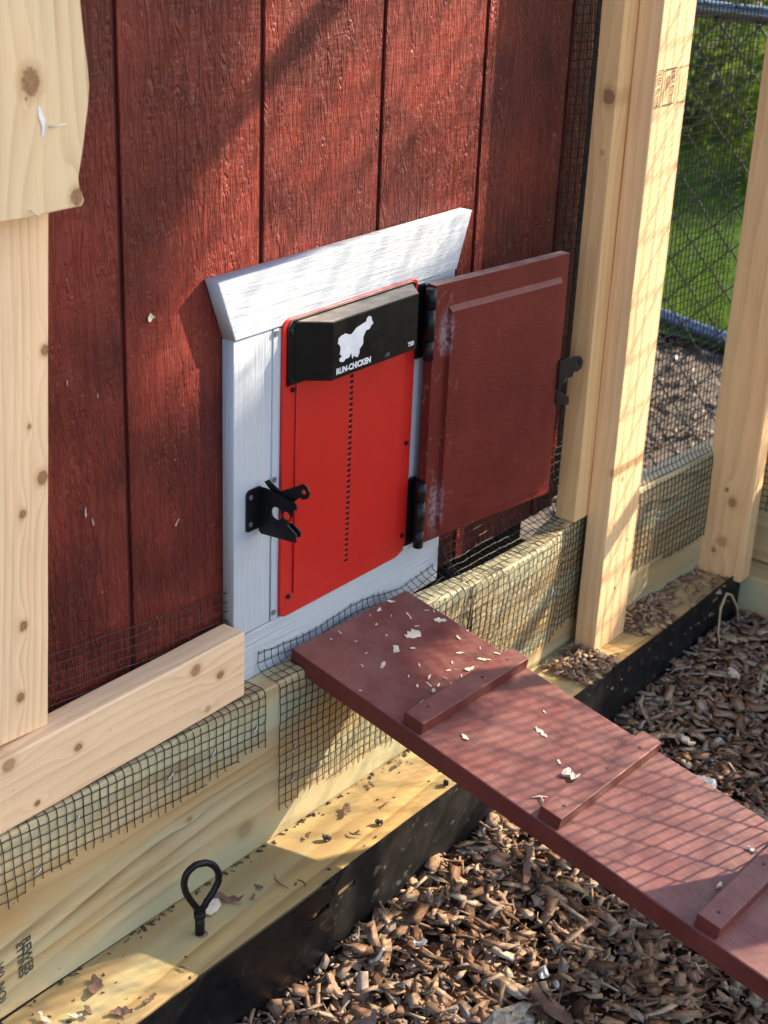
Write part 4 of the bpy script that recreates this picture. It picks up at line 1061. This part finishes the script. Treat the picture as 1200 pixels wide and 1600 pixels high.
for k in range(7):
    a = k*.9+.3; z0_ = 1.6+.18*k; tb = Tubes()
    p0 = Vector((0, 0, z0_)); p2 = Vector((top.x + math.cos(a)*.9, top.y + math.sin(a)*1.0, top.z + .25*math.sin(k*2.1))); p1 = p0.lerp(p2, .5) + Vector((0, 0, .12))
    if all(not lit(tree.location + q, .03) for q in (p1, p2)):
        tb.add([p0, p1, p2], [.045, .028, .010], 7); link('limb', tb.mesh(), M_trunk, tree)

# ------------------------------------------------------------------ unseen chain link panel added to cast diamond shadows on the ramp
pan = empty('added_mesh_panel', loc=(.33, -.76, -.42)); tag(pan, 'short chain link panel added out of view to cast diamond shadows on the ramp', 'fence panel')
T = Tubes(); p = .025
for k in range(int(.80/p)):
    pts = []
    for j in range(int(1.5/p)+1):
        sgn = (j + k) % 2
        pts.append((k*p + (p*.98 if sgn else p*.02), .0016*(1 if sgn else -1), j*p))
    T.add(pts, .0014, 5)
link('chain_link_mesh', T.mesh(), M_wire, pan)['kind'] = 'stuff'
for x in (-.012, .83):
    tb = Tubes(); tb.add([(x, 0, -.04), (x, 0, 1.52)], .0125, 12); link('panel_post', tb.mesh(), M_pipe, pan)
M_smear = mat_plain('dried_pale_smear', (.38, .27, .24), .7, mott=.4)
# small marks on the siding
for (x, z, L, a, lab) in ((-.196, .444, .010, .4, 'dry_insect_husk'), (-.300, .245, .012, 1.5, 'white_smear'), (-.290, .230, .009, 1.7, 'white_smear'), (-.318, .400, .006, 1.5, 'white_smear'), (-.160, .185, .010, .9, 'white_smear'), (-.276, .375, .005, 1.3, 'white_smear')):
    rr = random.Random(int(abs(x)*1e4)); me = flake_me(L, L*.32 if 'smear' in lab else L*.8, .0004, rr, .05 if 'smear' in lab else .6)
    link(lab, me, M_smear if 'smear' in lab else M_shaving, wall, M=F_FRONT((x, -.0012, z)) @ Matrix.Rotation(a, 4, 'Z'))

def pos_crumb(rr, N):
    x = rr.uniform(-.60, .60, N); y = -.062 - .104*rr.random(N)
    dens = .25 + .75*np.exp(-((x+.42)/.14)**2) + .7*np.exp(-((x-.1)/.16)**2)
    z = np.where(rr.random(N) < dens, -.3042, -.33)
    return np.stack([x, y, z], 1)
M_crumb = mat_chips('dark_bark_crumbs', [(0, (.04, .025, .018)), (.5, (.10, .06, .04)), (.85, (.18, .11, .07)), (1, (.40, .30, .2))])
chip_field('ledge_crumbs', 110, pos_crumb, M_crumb, 'tiny bark crumbs and splinters sprinkled along the treated ledge', 12, .001, .008, .1)
def pos_seam(rr, N):
    x = rr.uniform(-.60, .55, N); y = -.0585 - .014*x - .007*rr.random(N)**2
    return np.stack([x, y, np.full(N, -.3042)], 1)
chip_field('seam_debris', 150, pos_seam, M_crumb, 'dirt and bark dust gathered in the joint of ledge and base board', 13, .001, .010, .1)

M_staple = mat_plain('bright_staple_wire', (.62, .62, .60), .3, metal=.9)
def staples(clothname, pts):
    c = bpy.data.objects[clothname]
    for i, (x, y, z) in enumerate(pts):
        rr = random.Random(i*7+3); tb = Tubes(); a = rr.uniform(.4, 1.3); L = .0055; dx, dz = math.cos(a)*L, math.sin(a)*L
        tb.add([(-dx, .006, -dz), (-dx, -.0008, -dz), (-dx*.8, -.0014, -dz*.8), (dx*.8, -.0014, dz*.8), (dx, -.0008, dz), (dx, .006, dz)], .0009, 5)
        link('staple', tb.mesh(), M_staple, c, loc=(x, yf(x)-.0016, z))
staples('hardware_cloth', ((-.233, 0, -.109), (-.159, 0, -.112), (-.083, 0, -.113), (-.379, 0, -.095), (-.439, 0, -.133)))
staples('hardware_cloth.001', ((-.010, 0, -.225), (-.009, 0, -.178), (.090, 0, -.211), (.043, 0, -.231)))
staples('hardware_cloth.002', ((.50, 0, -.11), (.58, 0, -.16), (.42, 0, -.19)))
